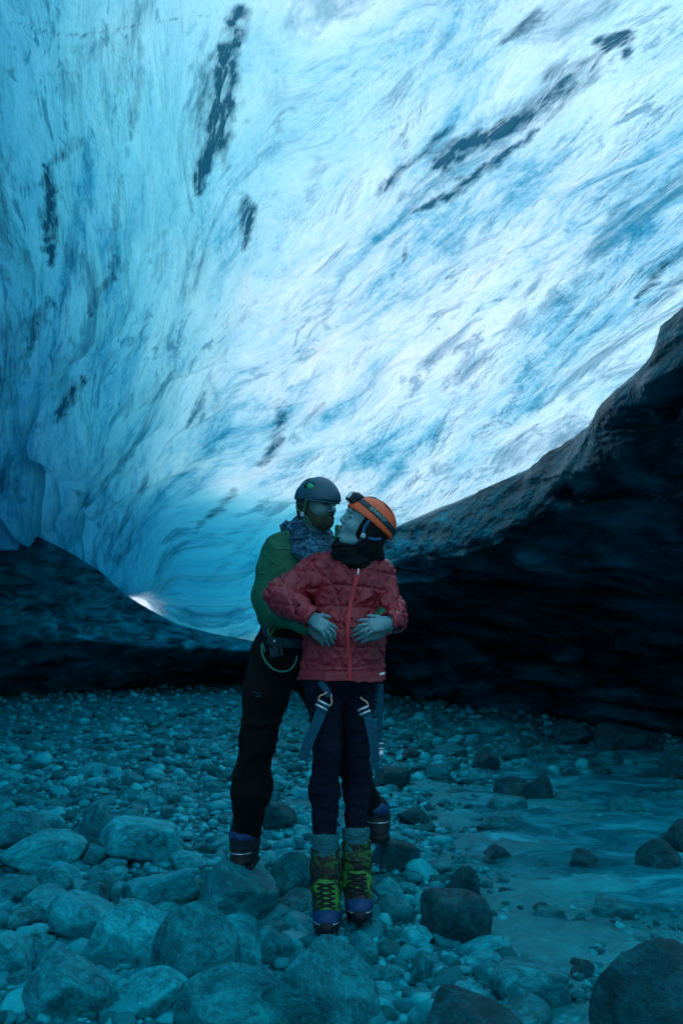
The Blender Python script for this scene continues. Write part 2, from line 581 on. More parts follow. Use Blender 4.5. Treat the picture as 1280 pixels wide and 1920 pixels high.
    me = mesh_np('ice_ceiling', v, np.concatenate([f_in, f_out] + rim))
    add_attr(me, 'flow', np.concatenate((flow.reshape(-1, 3), flow.reshape(-1, 3))), 'FLOAT_VECTOR')
    add_attr(me, 'outer', np.concatenate((np.zeros(n), np.ones(n))))
    add_attr(me, 'dirt', np.concatenate((dirt, dirt * 0)))
    link('ice_ceiling', me, mat_ceiling(), kind='structure')


# ------------------------------------------------------------------ lofted dark ice
def loft(rows, nu, nv, smooth_v=True):
    """rows: list of point lists (n,3) of equal role; resampled by arc length, interpolated between rows."""
    R = []
    for r in rows:
        r = np.array(r, dtype=float)
        s = np.concatenate(([0], np.cumsum(np.linalg.norm(np.diff(r, axis=0), axis=1))))
        # resample on x-monotone parameter = arc length fraction
        q = np.linspace(0, s[-1], nu)
        R.append(np.stack([np.interp(q, s, r[:, k]) for k in range(3)], 1))
    R = np.array(R)
    m = len(rows)
    tv = np.linspace(0, m - 1, nv)
    out = np.zeros((nv, nu, 3))
    for j, t in enumerate(tv):
        i = min(int(t), m - 2)
        f = t - i
        p0, p1, p2, p3 = R[max(i - 1, 0)], R[i], R[i + 1], R[min(i + 2, m - 1)]
        if smooth_v:
            out[j] = 0.5 * ((2 * p1) + (-p0 + p2) * f + (2 * p0 - 5 * p1 + 4 * p2 - p3) * f * f + (-p0 + 3 * p1 - 3 * p2 + p3) * f ** 3)
        else:
            out[j] = p1 * (1 - f) + p2 * f
    return out


def solid_loft(name, G, back, mat, clear):
    """G (nv,nu,3) front surface; give it a body by a back sheet offset, closed round the rim."""
    nv, nu = G.shape[:2]
    n = nv * nu
    B = G + back
    v = np.concatenate((G.reshape(-1, 3), B.reshape(-1, 3)))
    f1 = grid_faces(nv, nu, True)
    f2 = grid_faces(nv, nu) + n
    rim = []
    for idx, flip in ((np.arange(nu), 0), (np.arange(nu) + (nv - 1) * nu, 1), (np.arange(nv) * nu, 1), (np.arange(nv) * nu + nu - 1, 0)):
        a, b = idx[:-1], idx[1:]
        q = np.stack((a, b, b + n, a + n), 1)
        rim.append(q if not flip else q[:, ::-1])
    me = mesh_np(name, v, np.concatenate([f1, f2] + rim))
    cc = np.concatenate((clear.ravel(), clear.ravel() * 0))
    add_attr(me, 'clear', cc)
    return link(name, me, mat, kind='structure')


def build_walls():
    dk = mat_dark_ice()
    # right-hand overhang: ridge, lip, belly, back, floor
    def row(pts):
        return [P(x, y, d) for x, y, d in pts]
    ridge = row([(1420, 440, 4.0), (1340, 520, 4.5), (1285, 572, 5.0), (1238, 615, 5.3), (1228, 652, 5.5), (1198, 692, 5.8), (1150, 735, 6.2), (1122, 772, 6.5), (1098, 803, 6.8), (1055, 838, 7.2),
                 (1000, 872, 7.7), (985, 888, 7.9), (940, 905, 8.3), (895, 925, 8.8), (840, 955, 9.4), (790, 977, 10), (745, 990, 10.6), (700, 1010, 11.2), (640, 1050, 12), (560, 1110, 13.0)])
    lip = row([(1430, 560, 3.9), (1350, 640, 4.4), (1290, 680, 4.9), (1215, 722, 5.3), (1150, 765, 5.8), (1110, 802, 6.2), (1085, 850, 6.6), (1050, 900, 7.0), (1018, 935, 7.3), (985, 970, 7.7), (940, 1000, 8.1),
               (880, 1018, 8.7), (830, 1032, 9.2), (790, 1040, 9.8), (740, 1055, 10.5), (690, 1075, 11.2), (630, 1100, 12), (560, 1130, 13.0)])
    under = row([(1450, 760, 4.4), (1370, 800, 4.9), (1290, 820, 5.5), (1180, 880, 6.3), (1080, 950, 7.3), (980, 1010, 8.3), (880, 1040, 9.3), (820, 1050, 10.0), (740, 1075, 11), (640, 1110, 12.2), (560, 1145, 13.2)])
    belly = row([(1500, 950, 5.0), (1380, 980, 5.8), (1280, 1000, 6.6), (1150, 1035, 7.6), (1000, 1070, 8.8), (860, 1095, 10.2), (740, 1120, 11.5), (640, 1140, 12.6), (560, 1160, 13.5)])
    back = row([(1560, 1180, 7.2), (1400, 1180, 8.2), (1280, 1185, 9), (1100, 1185, 10.4), (900, 1190, 12), (740, 1195, 13.2), (640, 1195, 14), (560, 1190, 14.5)])
    foot = row([(1600, 1420, 9.3), (1400, 1392, 9.8), (1280, 1378, 10.2), (1100, 1362, 10.9), (900, 1335, 12.2), (740, 1308, 13.9), (640, 1300, 14.6), (560, 1290, 15.2)])
    G = loft([ridge, lip, under, belly, back, foot], 420, 300)
    nv, nu = G.shape[:2]
    jj, ii = np.meshgrid(np.arange(nv) / (nv - 1), np.arange(nu) / (nu - 1), indexing='ij')
    q = G * np.array((1.0, 1.0, 2.4))
    q2 = G * np.array((0.7, 0.7, 5.0))
    d = 0.15 * fbm(q * 0.9, 5, 3) + 0.13 * (1 - np.abs(fbm(q2 * 0.8, 3, 33))) ** 2 * sstep(0.2, 0.4, jj) + 0.05 * fbm(q * 4, 4, 9) + 0.07 * (1 - np.abs(vnoise(q * 1.4, 61))) ** 3
    edge = (sstep(0, 0.06, jj) * 0.75 + 0.25) * (0.65 + 0.35 * sstep(0.18, 0.30, jj))
    nrm = np.array((-0.55, -0.6, -0.3))
    lay = G[..., 2] * 3.2 + 0.9 * fbm(q * 0.35, 3, 35) + 0.12 * G[..., 0]
    d = d + 0.10 * sstep(0.0, 0.75, lay % 1.0) * sstep(0.22, 0.35, jj)
    d = d + 0.014 * np.abs(vnoise(q * 9, 37)) + 0.008 * fbm(q * 20, 3, 38)
    G = G + nrm * (d * edge)[..., None]
    rough_edge = fbm(np.stack((ii * 30, ii * 0, ii * 0), -1), 4, 8) * sstep(0.10, 0.0, jj)
    G[..., 2] += 0.05 * rough_edge
    # clearer ice at the lip facet
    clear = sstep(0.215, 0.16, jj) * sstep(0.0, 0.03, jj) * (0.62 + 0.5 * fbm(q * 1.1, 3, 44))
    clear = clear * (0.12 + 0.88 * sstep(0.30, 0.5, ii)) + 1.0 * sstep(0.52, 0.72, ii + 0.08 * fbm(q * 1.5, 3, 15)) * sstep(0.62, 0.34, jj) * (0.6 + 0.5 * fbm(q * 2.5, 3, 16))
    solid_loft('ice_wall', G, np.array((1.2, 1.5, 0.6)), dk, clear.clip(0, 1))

    # left-hand mound and the low ledge running behind the couple
    top = row([(-260, 850, 12.0), (-120, 920, 12.2), (0, 975, 12.5), (60, 1000, 12.8), (130, 1035, 13.2), (190, 1072, 13.6), (232, 1112, 14), (262, 1132, 14.2), (330, 1170, 14.6), (400, 1188, 14.8), (480, 1203, 15), (600, 1215, 15)])
    mid = row([(-260, 1080, 12.2), (-100, 1100, 12.4), (0, 1110, 12.6), (80, 1140, 12.9), (140, 1180, 13.3), (200, 1192, 13.6), (260, 1197, 13.9), (330, 1200, 14.2), (400, 1204, 14.4), (480, 1212, 14.6), (600, 1220, 14.8)])
    mid2 = row([(-260, 1180, 12.3), (-100, 1195, 12.5), (0, 1200, 12.7), (80, 1205, 12.9), (140, 1205, 13.2), (200, 1212, 13.5), (260, 1218, 13.7), (330, 1222, 14.0), (400, 1226, 14.2), (480, 1228, 14.4), (600, 1232, 14.6)])
    foot = row([(-260, 1330, 13.0), (-100, 1318, 13.2), (0, 1304, 13.6), (80, 1300, 14), (140, 1297, 14.2), (200, 1292, 14.5), (260, 1288, 14.9), (330, 1284, 15.2), (400, 1280, 15.6), (480, 1276, 15.9), (600, 1274, 16)])
    G = loft([top, mid, mid2, foot], 300, 200)
    nv, nu = G.shape[:2]
    jj, ii = np.meshgrid(np.arange(nv) / (nv - 1), np.arange(nu) / (nu - 1), indexing='ij')
    q = G * np.array((1.6, 1.0, 1.0))
    d = 0.22 * fbm(q * 0.8, 4, 13) + 0.05 * fbm(q * np.array((3, 3, 1.0)), 3, 19) + 0.10 * (1 - np.abs(vnoise(q * np.array((2.0, 2, 0.6)), 67))) ** 2
    edge = sstep(0, 0.05, jj) * 0.7 + 0.3
    G = G + np.array((0.15, -0.9, 0.1)) * (d * edge)[..., None]
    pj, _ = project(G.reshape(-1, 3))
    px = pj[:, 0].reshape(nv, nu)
    clear = sstep(110, 220, px) * sstep(0.70, 0.42, jj) * 1.0 + 0.20 + 0.5 * sstep(0.30, 0.36, jj) * sstep(0.52, 0.40, jj) + 0.45 * (0.5 + fbm(q * np.array((3, 3, 0.8)), 4, 22))  # paler band along the ledge is a highlight painted into the mask
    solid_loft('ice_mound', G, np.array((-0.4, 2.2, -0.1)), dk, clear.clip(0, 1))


def build_snow():  # slope added outside so the far gap shows pale and bright
    xs = np.linspace(-14, 8, 90)
    ys = np.linspace(21.5, 34, 60)
    X, Y = np.meshgrid(xs, ys, indexing='ij')
    p = np.stack((X, Y, X * 0), -1)
    Z = -0.15 + 2.6 * sstep(21.5, 27, Y) + 0.35 * fbm(p * 0.5, 4, 88) * sstep(21.5, 24, Y)
    me = mesh_np('added_snow_slope', np.stack((X, Y, Z), -1).reshape(-1, 3), grid_faces(90, 60, True))
    m, nt, out = new_mat('wind_packed_snow')
    N = NT(nt)
    a = N.noise(N.coord('Object'), 3, 6, 0.6)
    N.principled(out, N.ramp(a, [(0.35, (0.55, 0.66, 0.78)), (0.65, (0.72, 0.80, 0.88))]), 0.7, N.bump(a, 0.4, 0.1))
    link('added_snow_slope', me, m, kind='structure')


# ------------------------------------------------------------------ ground
def gz(x, y):
    x = np.asarray(x, dtype=float)
    y = np.asarray(y, dtype=float)
    p = np.stack((x, y, x * 0), -1)
    mound = 0.045 * np.exp(-((x - 0.0) ** 2 + (y - 4.0) ** 2) / 0.12) + 0.10 * np.exp(-((x - 0.18) ** 2 + (y - 4.72) ** 2) / 0.06)
    return mound + 0.05 * fbm(p * 0.5, 3, 91) * sstep(2.0, 5.0, np.hypot(x, y - 4)) + 0.018 * fbm(p * 2.5, 3, 97)


def silt_f(x, y):
    """1 where the floor is smooth wet silt (right-hand foreground and middle)."""
    p = np.stack((x, y, x * 0), -1)
    s = sstep(0.15, 0.75, x - 0.02 * y + 0.35 * fbm(p * 1.1, 3, 55))
    return s * sstep(8.8, 7.0, y + 0.5 * x * 0 + 0.8 * fbm(p * 1.5, 2, 57))


def build_ground():
    xs = np.concatenate((np.linspace(-60, -9, 14, endpoint=False), np.linspace(-9, 9, 420), np.linspace(9, 60, 15)[1:]))
    ys = np.concatenate((np.linspace(-40, 0, 16, endpoint=False), np.linspace(0, 9, 330, endpoint=False), np.linspace(9, 18, 120, endpoint=False), np.linspace(18, 80, 14)))
    X, Y = np.meshgrid(xs, ys, indexing='ij')
    Z = gz(X, Y)
    S = silt_f(X, Y)
    p = np.stack((X, Y, X * 0), -1)
    Z = Z + (1 - S) * 0.022 * fbm(p * 7, 3, 101) + S * (0.055 * fbm(p * np.array((2.2, 3.4, 1)), 4, 107) + 0.032 * np.abs(fbm(p * 8, 4, 109)))
    me = mesh_np('ground', np.stack((X, Y, Z), -1).reshape(-1, 3), grid_faces(len(xs), len(ys), True))
    add_attr(me, 'silt', S)
    link('ground', me, mat_ground(), kind='structure')
    # shallow meltwater spreading over the silt on the right
    xs = np.linspace(0.3, 5.0, 300)
    ys = np.linspace(2.6, 9.0, 300)
    X, Y = np.meshgrid(xs, ys, indexing='ij')
    p = np.stack((X, Y, X * 0), -1)
    pj, _ = project(np.stack((X, Y, X * 0), -1).reshape(-1, 3))
    px = pj[:, 0].reshape(X.shape)
    py = pj[:, 1].reshape(X.shape)
    # the body of the pool as seen on the floor, in metres
    e = ((px - 1150) / 250.0) ** 2 + ((py - 1560) / 130.0) ** 2
    cover = sstep(1.7, 0.5, e + 1.8 * fbm(p * 2.2, 5, 71))
    Z = 0.028 + 0.012 * fbm(p * 3.0, 3, 73)
    me = mesh_np('meltwater_stream', np.stack((X, Y, Z), -1).reshape(-1, 3), grid_faces(len(xs), len(ys), True))
    add_attr(me, 'cover', cover)
    link('meltwater_stream', me, mat_water(), kind='structure')


build_ceiling()
build_walls()
build_ground()
build_snow()

# ================================================================== implicit modelling kit for the figures
def V(*a):
    return np.array(a, dtype=float)


def unit(v):
    v = np.asarray(v, dtype=float)
    return v / np.linalg.norm(v)


def frame(f, u):
    """rows: forward, up, side (right-handed)."""
    f = unit(f)
    u = np.asarray(u, dtype=float)
    u = unit(u - f * (u @ f))
    return np.array((f, u, np.cross(f, u)))


def cap(a, b, ra, rb, k=0.02, op='u', flat=None):
    a, b = np.asarray(a, float), np.asarray(b, float)
    ab = b - a
    L = ab @ ab + 1e-12

    def fn(p):
        q = p - a
        s = 1.0
        if flat is not None:
            ax, fl = flat
            q = q + (q @ ax)[..., None] * ax * (1 / fl - 1)
            s = 0.5 * (1 + fl)
        t = np.clip((q @ ab) / L, 0, 1)
        d = np.sqrt(((q - t[..., None] * ab) ** 2).sum(-1))
        return (d - (ra + (rb - ra) * t)) * s
    return (fn, k, op)


def ell(c, r, F=None, k=0.02, op='u'):
    c, r = np.asarray(c, float), np.asarray(r, float)

    def fn(p):
        q = p - c
        if F is not None:
            q = q @ F.T
        k0 = np.sqrt(((q / r) ** 2).sum(-1))
        k1 = np.sqrt(((q / (r * r)) ** 2).sum(-1)) + 1e-9
        return np.where(k0 < 0.02, -r.min(), k0 * (k0 - 1) / k1)
    return (fn, k, op)


def box(c, h, F=None, rd=0.01, k=0.01, op='u'):
    c, h = np.asarray(c, float), np.asarray(h, float)

    def fn(p):
        q = p - c
        if F is not None:
            q = q @ F.T
        q = np.abs(q) - (h - rd)
        return np.sqrt((np.maximum(q, 0) ** 2).sum(-1)) + np.minimum(q.max(-1), 0) - rd
    return (fn, k, op)


def half(c, n, k=0.004, op='i'):
    """keep the side the normal points away from"""
    c, n = np.asarray(c, float), unit(n)
    return (lambda p: (p - c) @ n, k, op)


def tube(pts, r, k=0.01, op='u'):
    return [cap(pts[i], pts[i + 1], r if np.isscalar(r) else r[i], r if np.isscalar(r) else r[i + 1], k, op) for i in range(len(pts) - 1)]


def ev(prims, p):
    d = None
    for fn, k, op in prims:
        e = fn(p)
        if d is None:
            d = e
            continue
        if op == 'u':
            h = np.maximum(k - np.abs(d - e), 0) / k
            d = np.minimum(d, e) - h * h * k * 0.25
        elif op == 's':
            e = -e
            h = np.maximum(k - np.abs(d - e), 0) / k
            d = np.maximum(d, e) + h * h * k * 0.25
        elif op == 'i':
            h = np.maximum(k - np.abs(d - e), 0) / k
            d = np.maximum(d, e) + h * h * k * 0.25
        elif op == 'shell':          # k = thickness
            d = np.abs(d + k * 0.5) - k * 0.5
    return d


_CO = [(0, 0, 0), (1, 0, 0), (0, 1, 0), (1, 1, 0), (0, 0, 1), (1, 0, 1), (0, 1, 1), (1, 1, 1)]
_ED = [(0, 1), (2, 3), (4, 5), (6, 7), (0, 2), (1, 3), (4, 6), (5, 7), (0, 4), (1, 5), (2, 6), (3, 7)]


def sdf_mesh(name, prims, lo, hi, h, disp=None, B=20, margin=0.02):
    lo, hi = np.asarray(lo, float), np.asarray(hi, float)
    nb = np.ceil((hi - lo) / (h * B)).astype(int)
    bi = np.stack(np.meshgrid(*[np.arange(n) for n in nb], indexing='ij'), -1).reshape(-1, 3)
    cen = lo + (bi + 0.5) * B * h
    rad = B * h * 0.5 * 1.7321 + 2 * h
    dc = ev(prims, cen)
    vals = [fn(cen) if op in ('u',) else None for fn, k, op in prims]
    keep = np.where(np.abs(dc) < rad * 1.35 + margin)[0]
    N = (nb * B + 4).astype(np.int64)
    VI, VP, FQ = [], [], []
    ax = np.arange(-1, B + 1)
    gi = np.stack(np.meshgrid(ax, ax, ax, indexing='ij'), -1)
    for b in keep:
        ub = [v[b] for v in vals if v is not None]
        dmin = min(ub) if ub else 0
        sub = [pr for pr, v in zip(prims, vals) if v is None or v[b] < max(dmin, 0) + 2.6 * rad + 3 * pr[1] + margin]
        while sub and sub[0][2] != 'u':
            sub = sub[1:]
        if not sub:
            continue
        base = bi[b] * B
        idx = gi + base
        pts = lo + idx * h
        d = ev(sub, pts)
        if disp is not None:
            if np.abs(d).min() > margin + h:
                continue
            d = d + disp(pts)
        s = d < 0
        if s.all() or not s.any():
            continue
        n = B + 1
        cs = [s[o[0]:o[0] + n, o[1]:o[1] + n, o[2]:o[2] + n] for o in _CO]
        cnt = sum(c.astype(np.int8) for c in cs)
        act = np.argwhere((cnt > 0) & (cnt < 8))
        if len(act) == 0:
            continue
        dv = np.stack([d[act[:, 0] + o[0], act[:, 1] + o[1], act[:, 2] + o[2]] for o in _CO], 1)
        acc = np.zeros((len(act), 3))
        num = np.zeros(len(act))
        for e0, e1 in _ED:
            a, c = dv[:, e0], dv[:, e1]
            m = (a < 0) != (c < 0)
            t = np.where(m, a / np.where(np.abs(a - c) < 1e-12, 1e-12, a - c), 0)
            o0, o1 = np.array(_CO[e0]), np.array(_CO[e1])
            acc += np.where(m[:, None], o0 + t[:, None] * (o1 - o0), 0)
            num += m
        acc /= num[:, None]
        gidx = act - 1 + base + 1
        ids = (gidx[:, 0] * N[1] + gidx[:, 1]) * N[2] + gidx[:, 2]
        VI.append(ids)
        VP.append(lo + (act - 1 + base + acc) * h)
        # quads for edges owned by this block (points 0..B-1)
        for axn in range(3):
            st = s[1:B + 1, 1:B + 1, 1:B + 1]
            if axn == 0:
                s2 = s[2:B + 2, 1:B + 1, 1:B + 1]
            elif axn == 1:
                s2 = s[1:B + 1, 2:B + 2, 1:B + 1]
            else:
                s2 = s[1:B + 1, 1:B + 1, 2:B + 2]
            e = np.argwhere(st != s2)
            if len(e) == 0:
                continue
            fl = st[e[:, 0], e[:, 1], e[:, 2]]
            g = e + base + 1
            u, w = [(1, 2), (2, 0), (0, 1)][axn]
            q = []
            for du, dw in ((-1, -1), (0, -1), (0, 0), (-1, 0)):
                c = g.copy()
                c[:, u] += du
                c[:, w] += dw
                q.append((c[:, 0] * N[1] + c[:, 1]) * N[2] + c[:, 2])
            q = np.stack(q, 1)
            q[~fl] = q[~fl][:, ::-1]
            FQ.append(q)
    VI, VP, FQ = np.concatenate(VI), np.concatenate(VP), np.concatenate(FQ)
    uq, first = np.unique(VI, return_index=True)
    pos = np.searchsorted(uq, FQ)
    pos = np.minimum(pos, len(uq) - 1)
    ok = (uq[pos] == FQ).all(1)
    return mesh_np(name, VP[first], pos[ok])


def bounds_of(*pts, pad=0.15):
    a = np.array(pts)
    return a.min(0) - pad, a.max(0) + pad


def front_y(prims, x, z, y0, y1=None, off=0.0):
    """y of the surface facing the camera at (x, z), marching away from the camera."""
    ys = np.linspace(y0, y0 + 0.9, 900)
    p = np.stack((np.full_like(ys, x), ys, np.full_like(ys, z)), 1)
    d = ev(prims, p)
    w = np.where(d < off)[0]
    return ys[w[0]] if len(w) else None


def ribbon(name, pts, width, thick, side=None, nrm=None):
    """A flat webbing strap through pts, with real thickness. side: width direction(s)."""
    pts = [np.asarray(p, float) for p in pts]
    V_, F_ = [], []
    n = len(pts)
    for i, p in enumerate(pts):
        t = unit(pts[min(i + 1, n - 1)] - pts[max(i - 1, 0)])
        nn = np.asarray(nrm[i] if isinstance(nrm, list) else (nrm if nrm is not None else (0, -1, 0)), float)
        s = unit(np.cross(t, nn)) if side is None else unit(side)
        nn = unit(np.cross(s, t))
        w = width[i] if isinstance(width, (list, tuple)) else width
        for a, b in ((-1, -1), (1, -1), (1, 1), (-1, 1)):
            V_.append(p + s * a * w / 2 + nn * b * thick / 2)
    for i in range(n - 1):
        for k in range(4):
            k2 = (k + 1) % 4
            F_.append((i * 4 + k, i * 4 + k2, (i + 1) * 4 + k2, (i + 1) * 4 + k))
    F_.append((3, 2, 1, 0))
    m = (n - 1) * 4
    F_.append((m, m + 1, m + 2, m + 3))
    me = mesh_np(name, np.array(V_), np.array(F_), False)
    return me


def resample(pts, n):
    """Catmull-Rom through pts."""
    pts = np.array(pts, float)
    m = len(pts)
    out = []
    for t in np.linspace(0, m - 1, n):
        i = min(int(t), m - 2)
        f = t - i
        p0, p1, p2, p3 = pts[max(i - 1, 0)], pts[i], pts[i + 1], pts[min(i + 2, m - 1)]
        out.append(0.5 * ((2 * p1) + (-p0 + p2) * f + (2 * p0 - 5 * p1 + 4 * p2 - p3) * f * f + (-p0 + 3 * p1 - 3 * p2 + p3) * f ** 3))
    return np.array(out)


def tube_mesh(name, pts, r, ns=8):
    pts = np.array(pts, float)
    V_, F_ = [], []
    n = len(pts)
    ref = V(0.13, 0.97, 0.2)
    for i in range(n):
        t = unit(pts[min(i + 1, n - 1)] - pts[max(i - 1, 0)])
        a = unit(np.cross(t, ref))
        b = np.cross(t, a)
        ri = r if np.isscalar(r) else r[i]
        for k in range(ns):
            an = 2 * math.pi * k / ns
            V_.append(pts[i] + ri * (math.cos(an) * a + math.sin(an) * b))
    for i in range(n - 1):
        for k in range(ns):
            k2 = (k + 1) % ns
            F_.append((i * ns + k, i * ns + k2, (i + 1) * ns + k2, (i + 1) * ns + k))
    V_.append(pts[0]); V_.append(pts[-1])
    for k in range(ns):
        k2 = (k + 1) % ns
        F_.append((n * ns, k2, k, k))
        F_.append((n * ns + 1, (n - 1) * ns + k, (n - 1) * ns + k2, (n - 1) * ns + k2))
    bm_faces = [f if f[2] != f[3] else f[:3] for f in F_]
    me = bpy.data.meshes.new(name)
    me.from_pydata([tuple(v) for v in V_], [], bm_faces)
    me.polygons.foreach_set('use_smooth', [True] * len(me.polygons))
    return me


def join_meshes(name, mes):
    vs, fs, off = [], [], 0
    for me in mes:
        vs += [tuple(v.co) for v in me.vertices]
        fs += [tuple(i + off for i in p.vertices) for p in me.polygons]
        off += len(me.vertices)
    me = bpy.data.meshes.new(name)
    me.from_pydata(vs, [], fs)
    me.polygons.foreach_set('use_smooth', [True] * len(me.polygons))
    return me


# ------------------------------------------------------------------ materials of the figures
def cloth_mat(name, c, rough=0.75, sc=60, var=0.35, sheen=0.0, bump=0.35, spec=0.3, wr=14):
    m, nt, out = new_mat(name)
    N = NT(nt)
    oc = N.coord('Object')
    a = N.noise(oc, sc, 4, 0.6)
    w = N.noise(N.mapping(oc, (1, 1, 1.8), rot=(0.3, 0.5, 0.2)), wr, 5, 0.6, 1.0)
    f = N.math('ADD', N.math('MULTIPLY', a, 0.35), N.math('MULTIPLY', w, 0.65))
    lo = tuple(x * (1 - var) for x in c)
    hi = tuple(min(1, x * (1 + var)) for x in c)
    cc = N.ramp(f, [(0.35, lo), (0.65, hi)])
    nrm = N.bump(N.math('ADD', w, N.math('MULTIPLY', a, 0.12)), bump, 0.012)
    N.principled(out, cc, rough, nrm, **{'Specular IOR Level': spec, 'Sheen Weight': sheen})
    return m


def skin_mat(name, c):
    m, nt, out = new_mat(name)
    N = NT(nt)
    oc = N.coord('Object')
    a = N.noise(oc, 30, 4, 0.6)
    b = N.noise(oc, 300, 2, 0.5)
    cc = N.ramp(a, [(0.35, tuple(x * 0.85 for x in c)), (0.65, tuple(x * 1.08 for x in c))])
    N.principled(out, cc, 0.48, N.bump(b, 0.15, 0.002), **{'Specular IOR Level': 0.45})
    return m


# ------------------------------------------------------------------ hands and heads
def hand_prims(wrist, d, nrm, thumb_side, s=1.0, curls=(0.5, 0.55, 0.6, 0.65), spread=0.10, thumb=(0.7, 0.3), back=0.03):
    """wrist point; d = direction to the fingers; nrm = back-of-hand normal; thumb_side = +1/-1 along side axis."""
    F = frame(d, nrm)                 # f, u (back of hand), side
    f, u, sd = F
    sd = sd * thumb_side              # towards the thumb
    G = np.array((f, u, sd))
    w = np.asarray(wrist, float)
    pr = [ell(w + f * 0.052 * s, V(0.054, 0.0165, 0.041) * s, G, 0.012),
          cap(w - f * back * s, w + f * 0.015 * s, 0.026 * s, 0.024 * s, 0.02, flat=(u, 0.75))]
    lens = (0.074, 0.082, 0.076, 0.060)
    offs = (0.029, 0.010, -0.010, -0.028)
    base = (0.088, 0.094, 0.089, 0.080)
    for i in range(4):
        a = w + (f * base[i] + sd * offs[i] + u * 0.002) * s
        dirn = unit(f + sd * (offs[i] / 0.03) * spread)
        ang = 0.15
        L = lens[i] * s
        p0 = a - dirn * 0.02 * s
        pr.append(cap(p0, a, 0.0105 * s, 0.0105 * s, 0.008))
        pr.append(ell(a + u * 0.004 * s, V(0.010, 0.009, 0.009) * s, G, 0.008))
        segs = (0.46, 0.30, 0.24)
        rr = (0.0098, 0.0088, 0.0080, 0.0068)
        if i == 3:
            rr = tuple(x * 0.86 for x in rr)
        p = a
        for j in range(3):
            dd = dirn * math.cos(ang) - u * math.sin(ang)
            q = p + dd * L * segs[j]
            pr.append(cap(p, q, rr[j] * s, rr[j + 1] * s, 0.004 if j else 0.006))
            p = q
            ang += curls[i] * (0.9 if j == 0 else 0.6)
    # thumb leaves the side of the palm near its base
    t0 = w + (f * 0.022 + sd * 0.026 - u * 0.006) * s
    td = unit(f * math.cos(thumb[0]) + sd * math.sin(thumb[0]) - u * thumb[1])
    t1 = t0 + td * 0.044 * s
    td2 = unit(td + f * 0.45 - u * 0.15)
    t2 = t1 + td2 * 0.032 * s
    t3 = t2 + unit(td2 + f * 0.3) * 0.024 * s
    pr += [cap(t0, t1, 0.0155 * s, 0.0115 * s, 0.012), cap(t1, t2, 0.0112 * s, 0.0098 * s, 0.004), cap(t2, t3, 0.0098 * s, 0.0072 * s, 0.004)]
    return pr


def head_prims(c, F, s=1.0, nose=1.0, jaw=1.0, smile=0.0):
    f, u, r = F

    def q(a, b, e=0.0):
        return np.asarray(c) + (f * a + u * b + r * e) * s
    pr = [ell(q(-0.012, 0.03), V(0.094, 0.088, 0.074) * s, F, 0.02),
          ell(q(0.034, -0.035), V(0.056, 0.072, 0.056 * jaw) * s, F, 0.03),
          ell(q(0.030, 0.035), V(0.062, 0.05, 0.062) * s, F, 0.02),
          ell(q(0.070, -0.098), V(0.022, 0.018, 0.024 * jaw) * s, F, 0.028)]
    for e in (-1, 1):
        pr += [ell(q(0.062, -0.030, 0.036 * e), V(0.026, 0.024, 0.022) * s, F, 0.02),
               cap(q(0.0, -0.075, 0.048 * e), q(0.055, -0.098, 0.022 * e), 0.018 * s, 0.015 * s, 0.02),
               ell(q(0.088, 0.027, 0.025 * e), V(0.012, 0.007, 0.022) * s, F, 0.012),
               ell(q(-0.008, -0.012, 0.074 * e), V(0.016, 0.030, 0.009) * s, F, 0.006)]
        pr += [ell(q(0.100, 0.006, 0.032 * e), V(0.014, 0.011, 0.016) * s, F, 0.010, 's')]
    pr += [cap(q(0.092, 0.022), q(0.114 * nose, -0.020), 0.0085 * s, 0.0115 * s, 0.010),
           ell(q(0.100, -0.028, 0.011), V(0.010, 0.007, 0.008) * s, F, 0.005),
           ell(q(0.100, -0.028, -0.011), V(0.010, 0.007, 0.008) * s, F, 0.005),
           ell(q(0.084, -0.056), V(0.014, 0.018, 0.024) * s, F, 0.012),
           ell(q(0.0965, -0.051), V(0.0065, 0.0055, 0.021 + 0.004 * smile) * s, F, 0.003),
           ell(q(0.0945, -0.063), V(0.0070, 0.0060, 0.018) * s, F, 0.003),
           cap(q(0.104, -0.0572, -0.02), q(0.104, -0.0572, 0.02), 0.0022 * s, 0.0022 * s, 0.004, 's')]
    for e in (-1, 1):
        pr.append(ell(q(0.0795, 0.006, 0.031 * e), V(0.0125, 0.0105, 0.0145) * s, F, 0.003))
    return pr


# ================================================================== the couple
RED = cloth_mat('quilted_red_nylon', (0.25, 0.012, 0.024), 0.42, 90, 0.25, 0.0, 0.45, 0.5, 26)
ZIPM = cloth_mat('zip_pink_red', (0.48, 0.030, 0.045), 0.45, 200, 0.2, 0, 0.2)
GREEN = cloth_mat('green_shell_fabric', (0.003, 0.115, 0.055), 0.6, 80, 0.3, 0, 0.5, 0.35, 16)
GREEN_IN = cloth_mat('dark_jacket_lining', (0.004, 0.02, 0.035), 0.8, 80, 0.3)
PIPING = cloth_mat('pale_green_piping', (0.02, 0.24, 0.15), 0.6, 80, 0.2)
BLACKC = cloth_mat('black_softshell', (0.0008, 0.0028, 0.004), 0.85, 80, 0.4, 0, 0.6, 0.25, 10)
NAVY = cloth_mat('navy_leggings', (0.0015, 0.006, 0.018), 0.85, 120, 0.3, 0, 0.3, 0.2, 12)
BUFF = cloth_mat('black_neck_warmer', (0.003, 0.008, 0.011), 0.9, 90, 0.3, 0, 0.6, 0.2, 18)
SOCK = cloth_mat('grey_knit_sock', (0.018, 0.15, 0.18), 0.95, 200, 0.3, 0, 0.5, 0.1, 30)
BOOTG = cloth_mat('lime_boot_leather', (0.005, 0.115, 0.028), 0.6, 60, 0.3, 0, 0.3, 0.35, 20)
BOOTB = cloth_mat('blue_rubber_rand', (0.001, 0.05, 0.15), 0.55, 60, 0.3)
